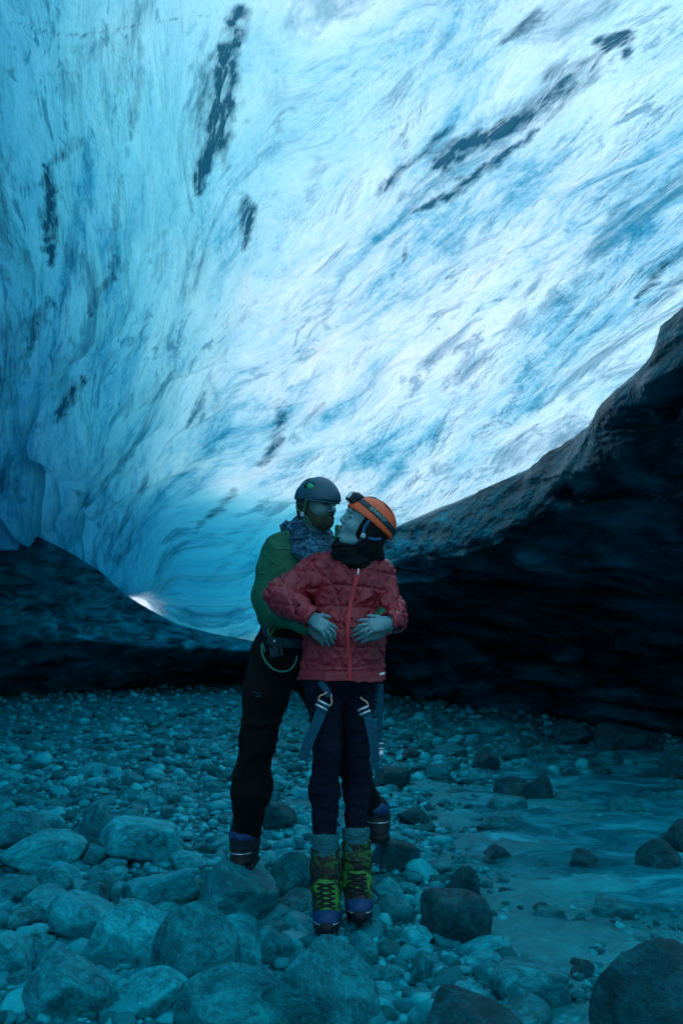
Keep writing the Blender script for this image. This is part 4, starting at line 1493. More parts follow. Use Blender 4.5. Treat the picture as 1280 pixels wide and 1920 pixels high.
# ------------------------------------------------------------------ the man behind her
def build_man():
    root = bpy.data.objects.new('person', None)
    col.objects.link(root)
    base = P(560, 1620, 4.5)
    base[2] = 0.0
    root.location = base
    root['label'] = 'bearded person in a green jacket and slate helmet, embracing the other from behind'
    root['category'] = 'person'

    def part(name, me, mat, parent=root, **kw):
        o = link(name, me, mat, None, **kw)
        o.parent = parent
        if parent is root:
            o.matrix_parent_inverse = Matrix.Translation(-Vector(base))
        return o
    S = 0.82
    hc = P(595, 944, 4.12)
    F = frame((0.72, -0.66, -0.18), (0.10, -0.08, 0.99))
    f, u, r = F

    def hq(a, b, c=0.0, s=S):
        return hc + (f * a + u * b + r * c) * s
    cside = -r if (-r)[1] < 0 else r
    # cside is the side of the head nearer the camera
    neck = P(580, 1032, 4.20)
    sL_, eL_, wL_ = P(520, 1045, 4.22), P(500, 1130, 4.20), P(568, 1166, 3.84)
    sR_, eR_, wR_ = P(622, 1062, 4.30), P(728, 1135, 4.14), P(720, 1176, 3.86)
    pel = P(540, 1215, 4.28)
    hL_, kL_, aL_ = P(515, 1235, 4.29), P(479, 1390, 4.32), P(459, 1565, 4.44)
    hR_, kR_, aR_ = P(572, 1240, 4.33), P(636, 1385, 4.45), P(703, 1528, 4.68)
    b = head_prims(hc, F, S, 1.06, 1.05, 1.0)
    b += [cap(hq(-0.02, -0.06), neck, 0.058, 0.065, 0.02), cap(neck, pel, 0.085, 0.11, 0.06, flat=(V(0, 1, 0), 0.75)),
          cap(sL_, sR_, 0.05, 0.05, 0.06), cap(sL_, eL_, 0.048, 0.042, 0.03), cap(eL_, wL_, 0.038, 0.027, 0.02),
          cap(sR_, eR_, 0.048, 0.040, 0.03), cap(eR_, wR_, 0.036, 0.026, 0.02), ell(pel, V(0.13, 0.09, 0.10), None, 0.05),
          cap(hL_, kL_, 0.070, 0.050, 0.03), cap(kL_, aL_, 0.046, 0.034, 0.02), cap(hR_, kR_, 0.070, 0.050, 0.03), cap(kR_, aR_, 0.046, 0.034, 0.02),
          cap(aL_, P(455, 1615, 4.40), 0.034, 0.03, 0.02), cap(aR_, P(706, 1560, 4.64), 0.034, 0.03, 0.02)]
    b += hand_prims(P(580, 1168, 3.825), P(618, 1203, 3.84) - P(580, 1168, 3.825), (0.1, -0.9, 0.3), -1, 0.77, (0.3, 0.4, 0.45, 0.5), 0.12, (0.3, 0.3), 0.01)
    b += hand_prims(P(722, 1180, 3.84), P(668, 1193, 3.83) - P(722, 1180, 3.84), (0.0, -0.9, 0.3), 1, 0.77, (0.25, 0.4, 0.45, 0.5), 0.14, (0.3, 0.3), 0.01)
    lo, hi = bounds_of(hc, P(430, 1640, 4.3), P(760, 1640, 4.7), P(620, 1190, 3.78), pad=0.16)
    part('body', sdf_mesh('body', b, lo, hi, 0.0034), SKIN_M)
    for e in (-1, 1):
        pts = [hq(0.0925 - 0.006 * abs(t), 0.005 + 0.003 * (1 - t * t), 0.031 * e + 0.013 * t) for t in np.linspace(-1, 1, 9)]
        part('eyelashes', tube_mesh('eyelashes', pts, 0.0026), EYEM)
        pts = [hq(0.100 - 0.010 * abs(t), 0.029 + 0.003 * (1 - t * t), 0.030 * e + 0.019 * t) for t in np.linspace(-1, 1, 9)]
        part('eyebrow', tube_mesh('eyebrow', pts, 0.0042), HAIR)
    # beard and moustache
    bd = [ell(hq(0.060, -0.092), V(0.042, 0.034, 0.044) * S, F, 0.02), ell(hq(0.045, -0.070), V(0.050, 0.034, 0.058) * S, F, 0.02),
          cap(hq(0.010, -0.045, 0.066), hq(0.052, -0.085, 0.042), 0.014, 0.020, 0.02), cap(hq(0.010, -0.045, -0.066), hq(0.052, -0.085, -0.042), 0.014, 0.020, 0.02),
          cap(hq(0.100, -0.043, 0.004), hq(0.085, -0.062, 0.030), 0.009, 0.009, 0.01), cap(hq(0.100, -0.043, -0.004), hq(0.085, -0.062, -0.030), 0.009, 0.009, 0.01),
          ell(hq(0.085, -0.092), V(0.022, 0.020, 0.024) * S, F, 0.02),
          ell(hq(0.106, -0.0585), V(0.016, 0.0055, 0.022) * S, F, 0.004, 's')]
    part('beard', sdf_mesh('beard', bd, *bounds_of(hc, pad=0.16), 0.0025, lambda p: 0.0025 * vnoise(np.stack((p[..., 0] * 160, p[..., 1] * 160, p[..., 2] * 60), -1), 501)), BEARD)
    # long hair hanging out of the helmet at the side
    hr = [ell(hq(-0.028, -0.005) + cside * 0.026, V(0.070, 0.085, 0.055) * S, F, 0.02), ell(hq(-0.040, -0.055), V(0.060, 0.080, 0.070) * S, F, 0.02),
          half(hq(0.020, 0.0), f - 0.05 * u, 0.012)]

    def strands(p):
        a = (p - hc) @ F.T
        return 0.0045 * vnoise(np.stack((a[..., 0] * 95, a[..., 1] * 9, a[..., 2] * 95), -1), 511)
    part('hair', sdf_mesh('hair', hr, *bounds_of(hc, pad=0.17), 0.0026, strands), HAIR)
    # dark cap under the helmet
    cp = [ell(hq(-0.008, 0.036), V(0.102, 0.094, 0.083) * S, F, 0.01), half(hq(0.1, 0.040), -u - 0.05 * f, 0.004)]
    part('beanie', sdf_mesh('beanie', cp, *bounds_of(hc, pad=0.17), 0.003), BUFF)

    # scarf round the neck and its hood collar
    sc = [ell(P(583, 1012, 4.16), V(0.088, 0.090, 0.055), frame((1, 0, -0.2), (0, 0, 1)), 0.02), ell(P(592, 1033, 4.13), V(0.095, 0.090, 0.060), None, 0.02),
          ell(P(578, 988, 4.17), V(0.068, 0.075, 0.055), None, 0.02), cap(P(540, 990, 4.24), P(570, 1008, 4.14), 0.026, 0.030, 0.02), cap(P(534, 988, 4.25), P(556, 985, 4.28), 0.018, 0.030, 0.02),
          cap(P(600, 1040, 4.10), P(612, 1085, 4.08), 0.060, 0.07, 0.03)]
    part('scarf', sdf_mesh('scarf', sc, *bounds_of(P(580, 1020, 4.16), pad=0.24), 0.0032, drape(0.010, 15, 521, 30)), SCARF)

    # green jacket
    jk = [ell(P(556, 1098, 4.24), V(0.168, 0.120, 0.20), None, 0.05),
          cap(P(530, 1042, 4.24), P(610, 1052, 4.28), 0.080, 0.075, 0.05),
          ell(P(540, 1150, 4.25), V(0.125, 0.110, 0.125), None, 0.05),
          cap(P(526, 1045, 4.23), P(505, 1115, 4.21), 0.084, 0.070, 0.04), cap(P(505, 1115, 4.21), P(521, 1150, 4.12), 0.070, 0.062, 0.03),
          cap(P(521, 1150, 4.12), P(572, 1168, 3.84), 0.056, 0.036, 0.02),
          cap(P(622, 1062, 4.30), P(724, 1132, 4.16), 0.078, 0.058, 0.04), cap(P(722, 1138, 4.14), P(718, 1160, 3.90), 0.050, 0.036, 0.02),
          half(P(540, 1200, 4.2), (0, 0, -1), 0.02),
          ell(P(592, 1025, 4.12), V(0.062, 0.10, 0.105), frame((1, 0, -0.15), (0, 0, 1)), 0.010, 's')]
    col_l = [cap(P(520, 1012, 4.22), P(546, 1002, 4.19), 0.032, 0.028, 0.03)]
    jd1 = drape(0.008, 5, 531, 8)

    def jd(p):
        d = jd1(p) + 0.006 * vnoise(p * 16, 541)
        # seam lines: yoke across the chest and down the sleeve
        a = np.abs((p[..., 2] - P(520, 1082, 4.1)[2]) + 0.35 * (p[..., 0] - P(520, 1082, 4.1)[0]) * (p[..., 0] < P(508, 1082, 4.1)[0]))
        return d
    lo, hi = bounds_of(P(472, 1100, 4.2), P(750, 1150, 4.2), P(560, 985, 4.2), P(540, 1200, 4.2), pad=0.05)
    lo[1], hi[1] = 3.78, 4.46
    jo = part('jacket', sdf_mesh('jacket', jk[:7] + jk[7:8] + col_l + jk[8:], lo, hi, 0.0036, jd), GREEN)
    # standing collar flap on the far side, between the two faces
    cf = [cap(P(633, 988, 4.075), P(636, 1012, 4.07), 0.010, 0.016, 0.01, flat=(V(0, 1, 0), 0.8)), cap(P(636, 1012, 4.07), P(634, 1050, 4.10), 0.018, 0.040, 0.02)]
    part('collar', sdf_mesh('collar', cf, *bounds_of(P(635, 1015, 4.08), pad=0.13), 0.0026, drape(0.004, 20, 545)), GREEN, jo)
    # piping along the open zip and seams
    def on(px, py, off=0.004, y0=3.8):
        y = 4.1
        for _ in range(3):
            g = P(px, py, y)
            yy = front_y(jk, g[0], g[2], y0)
            if yy is None:
                return None
            y = yy
        return P(px, py, y - off)
    for nm, line, rr in (('piping', [(536, 997), (550, 1008), (562, 1020), (567, 1034), (566, 1044)], 0.0030), ('seam', [(515, 1030), (520, 1029), (532, 1028), (545, 1031), (558, 1038), (564, 1044)], 0.0022),
                         ('seam', [(474, 1064), (482, 1071), (493, 1074), (502, 1077)], 0.0022), ('seam', [(490, 1024), (496, 1035), (507, 1048), (520, 1058)], 0.0020)):
        pts = [q for q in (on(x, y) for x, y in line) if q is not None]
        if len(pts) > 2:
            part(nm, tube_mesh(nm, resample(pts, 24), rr, 6), PIPING, jo)
    # chest panel in darker lining at the open zip
    # trousers
    tr = [ell(pel, V(0.135, 0.115, 0.13), None, 0.05), cap(P(545, 1172, 4.25), pel, 0.122, 0.125, 0.03, flat=(V(0, 1, 0), 0.88)),
          cap(hL_, P(498, 1300, 4.29), 0.105, 0.094, 0.05), cap(P(498, 1300, 4.29), P(483, 1385, 4.31), 0.094, 0.074, 0.04),
          cap(P(483, 1385, 4.31), P(470, 1480, 4.36), 0.072, 0.082, 0.04), cap(P(470, 1480, 4.36), P(463, 1560, 4.43), 0.082, 0.062, 0.03),
          cap(hR_, P(618, 1345, 4.40), 0.092, 0.072, 0.05), cap(P(618, 1345, 4.40), P(664, 1440, 4.55), 0.072, 0.062, 0.04), cap(P(664, 1440, 4.55), P(700, 1528, 4.68), 0.062, 0.055, 0.04),
          half(P(540, 1160, 4.2), (0, 0, 1), 0.02)]
    lo, hi = bounds_of(P(440, 1180, 4.2), P(740, 1580, 4.7), pad=0.10)
    to = part('trousers', sdf_mesh('trousers', tr, lo, hi, 0.0042, drape(0.010, 6.5, 551, 8)), BLACKC)
    # small pale bird-like mark on the thigh
    mk = []
    for a, b2 in (((476, 1297), (483, 1302)), ((483, 1302), (489, 1297)), ((480, 1307), (486, 1305)), ((486, 1305), (491, 1308))):
        ya = front_y(tr, P(*a, 4.2)[0], P(*a, 4.2)[2], 3.9) or 4.2
        mk.append(tube_mesh('m', [P(*a, ya - 0.016), P((a[0] + b2[0]) / 2, (a[1] + b2[1]) / 2 - 1, ya - 0.018), P(*b2, ya - 0.016)], 0.0024, 6))
    part('thigh_logo', join_meshes('thigh_logo', mk), WEB, to)

    # helmet
    H = 0.815
    Hr = V(0.120, 0.104, 0.098) * H
    hcn = hc + (f * -0.004 + u * 0.034) * H
    lo, hi = bounds_of(hc, pad=0.2)
    vents = []
    for (a, b2, c_, ra, rb, rot) in ((0.004, 0.050, 0.085, 0.026, 0.011, -0.25), (-0.040, 0.076, 0.062, 0.018, 0.008, -0.5), (-0.084, 0.044, 0.060, 0.013, 0.011, -1.0), (-0.030, 0.094, 0.024, 0.020, 0.006, -0.4)):
        for sg in (1, -1):
            vents.append(ell(hcn + (f * a + u * b2) * H + cside * sg * c_ * H, V(ra * 1.15, rb * 1.35, 0.045) * H, frame(f + rot * u * -1, u), 0.004, 's'))
    shell = [ell(hcn, Hr, F, 0.02), ell(hcn + (f * -0.040 + u * -0.030) * H, V(0.078, 0.080, 0.088) * H, F, 0.03), ell(hcn + (f * 0.05 + u * -0.005) * H, V(0.070, 0.050, 0.080) * H, F, 0.03),
             ell(hcn - u * 0.006, Hr * 0.92, F, 0.004, 's'),
             half(hcn + (u * -0.022) * H, -u + 0.10 * f, 0.006)]
    ht = part('helmet', sdf_mesh('helmet', shell + vents, lo, hi, 0.0028), GREYH)
    part('helmet_foam', sdf_mesh('helmet_foam', [ell(hcn - u * 0.003, Hr * 0.90, F), half(hcn + (u * 0.0) * H, -u + 0.10 * f, 0.006)], lo, hi, 0.004), DARKP, ht)
    # the green foam block that shows through the large side vent
    g = hcn + (f * 0.018 + u * 0.048) * H + cside * 0.084 * H
    part('foam_pad', sdf_mesh('foam_pad', [ell(g, V(0.018, 0.013, 0.010), frame(f, u), 0.01)], *bounds_of(g, pad=0.04), 0.002, None, 12), cloth_mat('mint_foam', (0.03, 0.45, 0.20), 0.6), ht)
    # brim ridge
    pts = []
    for t in np.linspace(-1.35, 1.35, 28):
        dv = f * math.cos(t) + r * math.sin(t)
        q = (u * -0.018 * H) @ F.T
        dl = dv @ F.T
        A_, B_, C_ = ((dl / Hr) ** 2).sum(), 2 * (q * dl / Hr ** 2).sum(), ((q / Hr) ** 2).sum() - 1
        tt = (-B_ + math.sqrt(B_ * B_ - 4 * A_ * C_)) / (2 * A_)
        pts.append(hcn + u * -0.018 * H + dv * (tt + 0.002))
    part('brim', tube_mesh('brim', pts, 0.0042, 8), GREYH, ht)
    j = hq(0.0, -0.062) + cside * 0.076
    s1 = ribbon('s1', resample([hcn + (f * 0.030 + u * -0.02) * H + cside * 0.088, hq(0.012, -0.02) + cside * 0.081, j], 8), 0.010, 0.003, None, cside)
    s2 = ribbon('s2', resample([hcn + (f * -0.075 + u * -0.03) * H + cside * 0.055, hq(-0.045, -0.035) + cside * 0.079, j], 8), 0.009, 0.003, None, cside)
    part('chin_strap', join_meshes('chin_strap', [s1, s2, tube_mesh('s3', resample([j, hq(0.01, -0.10) + cside * 0.055, hq(0.04, -0.13)], 10), 0.0034, 6)]), cloth_mat('olive_strap', (0.03, 0.16, 0.07), 0.7), ht)
    part('strap_buckle', sdf_mesh('strap_buckle', [box(j + cside * 0.004, V(0.010, 0.010, 0.004), frame(f, u), 0.003)], *bounds_of(j, pad=0.03), 0.0015, None, 10), STEEL, ht)

    # boots
    for (a, toe, sc_, lab) in ((aL_, P(451, 1628, 4.30), 1.0, 0), (aR_, P(709, 1568, 4.60), 0.85, 1)):
        heel = V(a[0] + 0.01, a[1] + 0.05, toe[2] - 0.005)
        shaft = [cap(a + V(0, 0, 0.03), V(a[0], a[1], toe[2] + 0.08), 0.062, 0.058, 0.02), cap(V(a[0], a[1], toe[2] + 0.08), toe + V(0, 0.07, 0.045), 0.060, 0.050, 0.03),
                 cap(toe + V(0, 0.08, 0.03), toe + V(0, 0.02, 0.02), 0.052, 0.044, 0.02), cap(V(a[0], a[1], toe[2] + 0.07), heel + V(0, 0, 0.04), 0.055, 0.05, 0.03), half(toe + V(0, 0, -0.005), (0, 0, -1), 0.004)]
        lo, hi = bounds_of(a, toe, heel, pad=0.12)
        bo = part('boot', sdf_mesh('boot', shaft, lo, hi, 0.0034, drape(0.004, 16, 561)), BOOTK)
        cu = [cap(V(a[0], a[1] - 0.005, toe[2] + 0.118), V(a[0], a[1] - 0.015, toe[2] + 0.105), 0.064, 0.066, 0.01, flat=(V(0, 0, 1), 0.55))]
        part('blue_cuff', sdf_mesh('blue_cuff', cu, lo, hi, 0.0032, drape(0.003, 30, 571)), BOOTB, bo)
        pts = [toe + V(0.048 * math.sin(t), 0.035 - 0.065 * math.cos(t), 0.060 + 0.004 * math.cos(t)) for t in np.linspace(-1.3, 1.3, 15)]
        part('crampon_bail', tube_mesh('crampon_bail', pts, 0.0026), STEEL, bo)
        sl = [cap(toe + V(0, 0.0, -0.004), heel + V(0, 0, -0.004), 0.052, 0.050, 0.02), half(toe + V(0, 0, -0.022), (0, 0, -1), 0.003), half(toe + V(0, 0.0, 0.012), (0, 0, 1), 0.004)]
        part('sole', sdf_mesh('sole', sl, lo, hi, 0.0034), BOOTK, bo)

    # harness with gear: belt, leg loop, carabiners, cord
    belt = [cap(P(498, 1196, 4.24), P(560, 1206, 4.18), 0.0, 0.0, 0.01)]
    pts = resample([P(494, 1192, 4.30), P(505, 1200, 4.17), P(530, 1205, 4.135), P(556, 1207, 4.14), P(580, 1206, 4.2)], 20)
    dw = cloth_mat('dark_harness_webbing', (0.008, 0.05, 0.06), 0.8)
    hn = part('harness_belt', ribbon('b', pts, 0.035, 0.008), dw)
    part('gear_pouch', ribbon('p', resample([P(512, 1212, 4.12), P(516, 1232, 4.12)], 3), 0.036, 0.006), dw, hn)
    part('gear_loop', ribbon('p2', resample([P(524, 1205, 4.12), P(529, 1228, 4.12)], 3), 0.012, 0.006), dw, hn)
    cordp = [P(497, 1222, 4.16), P(492, 1206, 4.17), P(491, 1222, 4.15), P(498, 1240, 4.13), P(512, 1254, 4.12), P(527, 1259, 4.12), P(543, 1256, 4.12), P(553, 1244, 4.12), P(557, 1230, 4.13)]
    part('gear_cord', tube_mesh('gear_cord', resample(cordp, 50), 0.0035, 8), CORD, hn)
    for i, (cx, cy, m_) in enumerate(((500, 1176, SCARF), (504, 1180, BOOTB), (509, 1178, cloth_mat('lime_metal', (0.05, 0.28, 0.08), 0.4)))):
        c = P(cx, cy, 4.17 - 0.006 * i)
        pts = [c + V(0.011 * math.cos(t) + 0.30 * 0.028 * math.sin(t), 0, 0.030 * math.sin(t)) for t in np.linspace(0, 2 * math.pi, 19)]
        part('carabiner', tube_mesh('carabiner', pts, 0.0038, 8), m_, hn)
    c = P(515, 1202, 4.12)
    part('gear_knob', sdf_mesh('gear_knob', [ell(c, V(0.007, 0.007, 0.007))], *bounds_of(c, pad=0.02), 0.0015, None, 10), STEEL, hn)
    return root


build_woman()
build_man()


# ================================================================== stones
def rock_mat(name, dark, mid, pale, rough=(0.30, 0.62)):
    m, nt, out = new_mat(name)
    N = NT(nt)
    oc = N.coord('Object')
    oi = N.n('ShaderNodeObjectInfo')
    sc = N.n('ShaderNodeVectorMath', operation='ADD')
    N.put(sc.inputs[0], oc)
    comb = N.n('ShaderNodeCombineXYZ')
    N.put(comb.inputs[0], N.math('MULTIPLY', oi.outputs['Random'], 50.0))
    N.put(comb.inputs[1], N.math('MULTIPLY', oi.outputs['Random'], 31.0))
    N.put(sc.inputs[1], comb.outputs[0])
    v = sc.outputs[0]
    a = N.noise(v, 1.7, 6, 0.65, 0.8)
    b = N.noise(v, 9.0, 6, 0.7, 0.2)
    g = N.noise(v, 40.0, 3, 0.6)
    f = N.math('ADD', N.math('MULTIPLY', a, 0.6), N.math('MULTIPLY', b, 0.4))
    c = N.ramp(f, [(0.38, dark), (0.49, mid), (0.60, pale)])
    # a per-stone tint
    c = N.mixc(N.math('MULTIPLY', oi.outputs['Random'], 0.28), c, dark)
    # pale mineral flecks
    fl = N.math('GREATER_THAN', g, 0.66)
    c = N.mixc(N.math('MULTIPLY', fl, 0.5), c, tuple(min(1, x * 2.2) for x in pale))
    nrm = N.bump(N.math('ADD', N.math('MULTIPLY', a, 0.6), N.math('ADD', N.math('MULTIPLY', b, 0.55), N.math('MULTIPLY', g, 0.16))), 0.55, 0.09)
    r = N.ramp(b, [(0.35, rough[0]), (0.65, rough[1])])
    N.principled(out, c, r, nrm, **{'Specular IOR Level': 0.45, 'Specular Tint': (0.2, 0.8, 1.0, 1)})
    return m


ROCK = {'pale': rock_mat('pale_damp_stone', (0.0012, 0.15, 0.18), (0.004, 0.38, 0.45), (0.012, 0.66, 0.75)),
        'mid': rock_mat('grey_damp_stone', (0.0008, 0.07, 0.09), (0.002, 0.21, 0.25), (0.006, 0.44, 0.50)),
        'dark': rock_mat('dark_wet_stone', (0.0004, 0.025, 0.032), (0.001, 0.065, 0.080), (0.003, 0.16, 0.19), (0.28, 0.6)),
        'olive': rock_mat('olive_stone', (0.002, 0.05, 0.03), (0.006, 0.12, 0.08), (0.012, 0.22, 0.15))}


def ico(sub):
    import bmesh
    bm = bmesh.new()
    bmesh.ops.create_icosphere(bm, subdivisions=sub, radius=1.0)
    v = np.array([x.co[:] for x in bm.verts])
    f = np.array([[y.index for y in x.verts] for x in bm.faces])
    bm.free()
    return v, f


def rock_shape(v, seed, nf=9, blocky=0.0, fine=1.0):
    rs = np.random.RandomState(seed)
    n = rs.normal(size=(nf, 3))
    n /= np.linalg.norm(n, axis=1)[:, None]
    if blocky:
        ax = np.array([(1, 0, 0), (-1, 0, 0), (0, 1, 0), (0, -1, 0), (0, 0, 1), (0, 0, -1)], float) + rs.normal(size=(6, 3)) * 0.14
        ax /= np.linalg.norm(ax, axis=1)[:, None]
        n = np.concatenate((n, ax))
    d = rs.uniform(0.52, 0.95, len(n))
    if blocky:
        d[-6:] = rs.uniform(0.60, 0.74, 6)
    c = v @ n.T
    r = np.where(c > 0.05, d / np.maximum(c, 0.05), 10)
    kk = 24.0
    r = -np.log(np.exp(-kk * np.minimum(r, 3)).sum(1) + math.exp(-kk)) / kk
    r = r / r.mean() * 0.92
    p = v * r[:, None]
    dd = 0.075 * fbm(p * 1.6 + seed * 3.1, 4, seed) + fine * 0.035 * fbm(p * 6 + seed, 4, seed + 5)
    return p * (1 + dd[:, None])


IV5, IF5 = ico(5)
IV4, IF4 = ico(4)
IV3, IF3 = ico(3)
IV2, IF2 = ico(2)
BIG = []
for k in range(10):
    me = mesh_np('stone', rock_shape(IV5, 40 + k, 11 + k % 4, 1.0 if k % 5 == 4 else 0.0), IF5)
    me.materials.append(ROCK['mid'])
    BIG.append(me)
MED = []
for k in range(12):
    me = mesh_np('cobble', rock_shape(IV4, 70 + k, 11 + k % 5, 1.0 if k % 6 == 5 else 0.0), IF4)
    me.materials.append(ROCK['mid'])
    MED.append(me)


def ground_Y(py):
    yc = (960.0 - py) / FPX
    return -CAM_H / ((_st + yc * _ct) / (_ct - yc * _st))


def put_stone(me, loc, half_, rot, tone, name, label, group=None, category='rock'):
    o = bpy.data.objects.new(name, me)
    col.objects.link(o)
    o.location = loc
    o.scale = half_
    o.rotation_euler = rot
    o.material_slots[0].link = 'OBJECT'
    o.material_slots[0].material = ROCK[tone]
    o['label'] = label
    o['category'] = category
    if group:
        o['group'] = group
    return o


NAMED = [
    (578, 652, 1746, 1796, 'mid', 6, 0.0, 'low flat stone under the toe of the forward lime green boot'),
    (652, 722, 1724, 1768, 'mid', 2, 0.1, 'low stone under the toe of the other lime green boot, right of the first'),
    (1110, 1180, 1680, 1722, 'mid', 3, 0.1, 'low teal stone sunk in the wet floor between the meltwater and the corner boulder'),
    (1010, 1062, 1700, 1730, 'mid', 0, 0.0, 'low stone sunk in the wet floor left of the corner boulder'),
    (1150, 1216, 1500, 1534, 'mid', 5, 0.0, 'pale teal stone awash in the middle of the meltwater'),
    (1040, 1092, 1486, 1512, 'mid', 6, 0.1, 'small stone awash at the upper rim of the meltwater'),
    # x0, x1, y0, y1, tone, shape, roll, label
    (212, 348, 1535, 1628, 'pale', 0, 0.1, 'rounded grey boulder with pale top and dark shaded flank, left of the green-jacketed person'),
    (5, 150, 1568, 1640, 'pale', 1, -0.12, 'long pale oval boulder lying low near the left edge of the floor'),
    (-10, 85, 1532, 1600, 'mid', 2, 0.2, 'dull grey boulder at the left edge, behind the long pale oval one'),
    (60, 118, 1520, 1565, 'pale', 3, 0.0, 'small pale stone behind the long pale oval boulder'),
    (150, 216, 1522, 1600, 'mid', 5, 0.3, 'upright grey stone just left of the pale-topped rounded boulder'),
    (150, 205, 1590, 1632, 'mid', 6, 0.1, 'small grey stone wedged at the foot of the pale-topped boulder'),
    (238, 374, 1642, 1718, 'pale', 4, -0.25, 'pale wedge-shaped rock pointing right, below the rounded boulder'),
    (362, 522, 1630, 1752, 'mid', 9, 0.25, 'big dull angular rock under the forward boot of the green-jacketed person'),
    (284, 430, 1716, 1850, 'mid', 7, 0.1, 'large round grey boulder in front of the big angular rock'),
    (172, 300, 1708, 1822, 'pale', 8, -0.3, 'pale faceted boulder left of the large round grey one'),
    (108, 232, 1688, 1778, 'pale', 0, 0.35, 'pale lumpy boulder leaning on the pale faceted one'),
    (386, 482, 1752, 1838, 'pale', 1, 0.55, 'oblong pale stone tilted up to the right beside the round grey boulder'),
    (234, 346, 1830, 1912, 'pale', 2, -0.1, 'small boulder with a bright white frosted patch near the bottom edge'),
    (54, 204, 1790, 1915, 'mid', 3, 0.15, 'broad grey boulder in the bottom left corner area'),
    (-25, 66, 1762, 1832, 'pale', 5, 0.0, 'flat-faced pale boulder cut by the left edge'),
    (88, 132, 1774, 1812, 'pale', 6, 0.2, 'little pale stone sitting between the flat-faced and the faceted boulders'),
    (325, 520, 1832, 1950, 'mid', 7, 0.1, 'wide grey boulder cut by the bottom edge, below the oblong pale stone'),
    (500, 684, 1786, 1950, 'mid', 8, 0.0, 'largest smooth grey-green boulder at the bottom centre'),
    (478, 548, 1745, 1822, 'mid', 0, 0.4, 'grey stone wedged between the oblong pale stone and the bottom centre boulder'),
    (160, 214, 1640, 1690, 'mid', 1, 0.1, 'small blocky grey stone left of the pale wedge-shaped rock'),
    (512, 580, 1610, 1698, 'mid', 2, 0.2, 'grey stone with a pale rim directly left of the lime green boots'),
    (688, 788, 1578, 1672, 'dark', 9, 0.05, 'dark squarish block under the rear boot of the green-jacketed person'),
    (788, 905, 1662, 1780, 'dark', 3, -0.3, 'large black rock on wet silt right of the lime green boots'),
    (848, 905, 1636, 1692, 'dark', 5, 0.3, 'dark lump just behind the large black rock'),
    (700, 774, 1444, 1484, 'dark', 6, 0.0, 'flat dark rock beside the hanging strap of the red-jacketed person'),
    (924, 990, 1462, 1500, 'dark', 7, 0.1, 'dark rounded rock, left one of a touching pair on the wet silt'),
    (984, 1032, 1456, 1508, 'dark', 8, 0.3, 'black upright rock, right one of a touching pair on the wet silt'),
    (926, 992, 1490, 1530, 'mid', 0, 0.0, 'paler smooth rock in front of the touching dark pair'),
    (895, 972, 1526, 1566, 'mid', 1, -0.1, 'half sunken grey rock ringed by wet silt below the touching pair'),
    (908, 956, 1588, 1622, 'dark', 9, 0.4, 'small dark wedge of rock alone on the open silt'),
    (886, 930, 1408, 1444, 'dark', 3, 0.1, 'dark stone of the middle distance, closest to the dark overhang side of the silt'),
    (800, 848, 1438, 1464, 'mid', 5, 0.0, 'low grey stone between the flat dark rock and the silt'),
    (752, 788, 1408, 1432, 'dark', 6, 0.2, 'little dark stone beyond the flat dark rock'),
    (820, 872, 1398, 1424, 'mid', 2, 0.1, 'grey stone on the gravel beyond the little dark one'),
    (1062, 1112, 1598, 1640, 'dark', 8, -0.5, 'dark sliver of rock slanting out of the shallow meltwater'),
    (1190, 1262, 1582, 1640, 'dark', 7, 0.2, 'dark rock breaking the meltwater near the right edge'),
    (1236, 1310, 1545, 1610, 'dark', 1, 0.0, 'dark rock cut by the right edge beside the meltwater'),
    (1108, 1340, 1800, 1990, 'dark', 7, 0.1, 'huge dark boulder filling the bottom right corner'),
    (800, 962, 1862, 1980, 'dark', 3, 0.1, 'black peaked boulder cut by the bottom edge, right of the centre one'),
    (940, 1072, 1806, 1900, 'mid', 0, 0.1, 'low grey boulder between the black peaked one and the huge dark corner one'),
    (660, 704, 1750, 1832, 'mid', 3, 0.05, 'narrow upright stone standing right in front of the lime green boots'),
    (488, 562, 1515, 1564, 'dark', 5, 0.1, 'dark stone on the gravel between the legs of the couple'),
    (745, 800, 1518, 1552, 'dark', 1, 0.2, 'dark stone just right of the rear boot'),
    (1112, 1202, 1356, 1414, 'dark', 3, 0.0, 'broad dark boulder at the foot of the overhanging ice'),
    (1196, 1250, 1378, 1412, 'dark', 6, 0.1, 'smaller dark boulder right of the broad one under the overhang'),
    (1235, 1320, 1404, 1470, 'dark', 7, 0.0, 'dark boulder at the right edge below the overhang'),
    (1040, 1110, 1362, 1402, 'dark', 2, 0.2, 'low dark boulder left of the broad one under the overhang'),
    (900, 970, 1352, 1385, 'mid', 0, 0.0, 'flat stone at the shadowed far margin of the gravel'),
    (0, 70, 1650, 1700, 'mid', 2, 0.1, 'dim stone below the long pale oval boulder at the left edge'),
    (70, 130, 1640, 1692, 'mid', 7, 0.0, 'rough stone above the pale lumpy boulder'),
    (700, 770, 1680, 1745, 'mid', 3, 0.0, 'rounded stone half buried in silt right of the lime green boots'),
    (770, 812, 1795, 1850, 'mid', 6, 0.2, 'half buried stone in the silt above the black peaked boulder'),
]


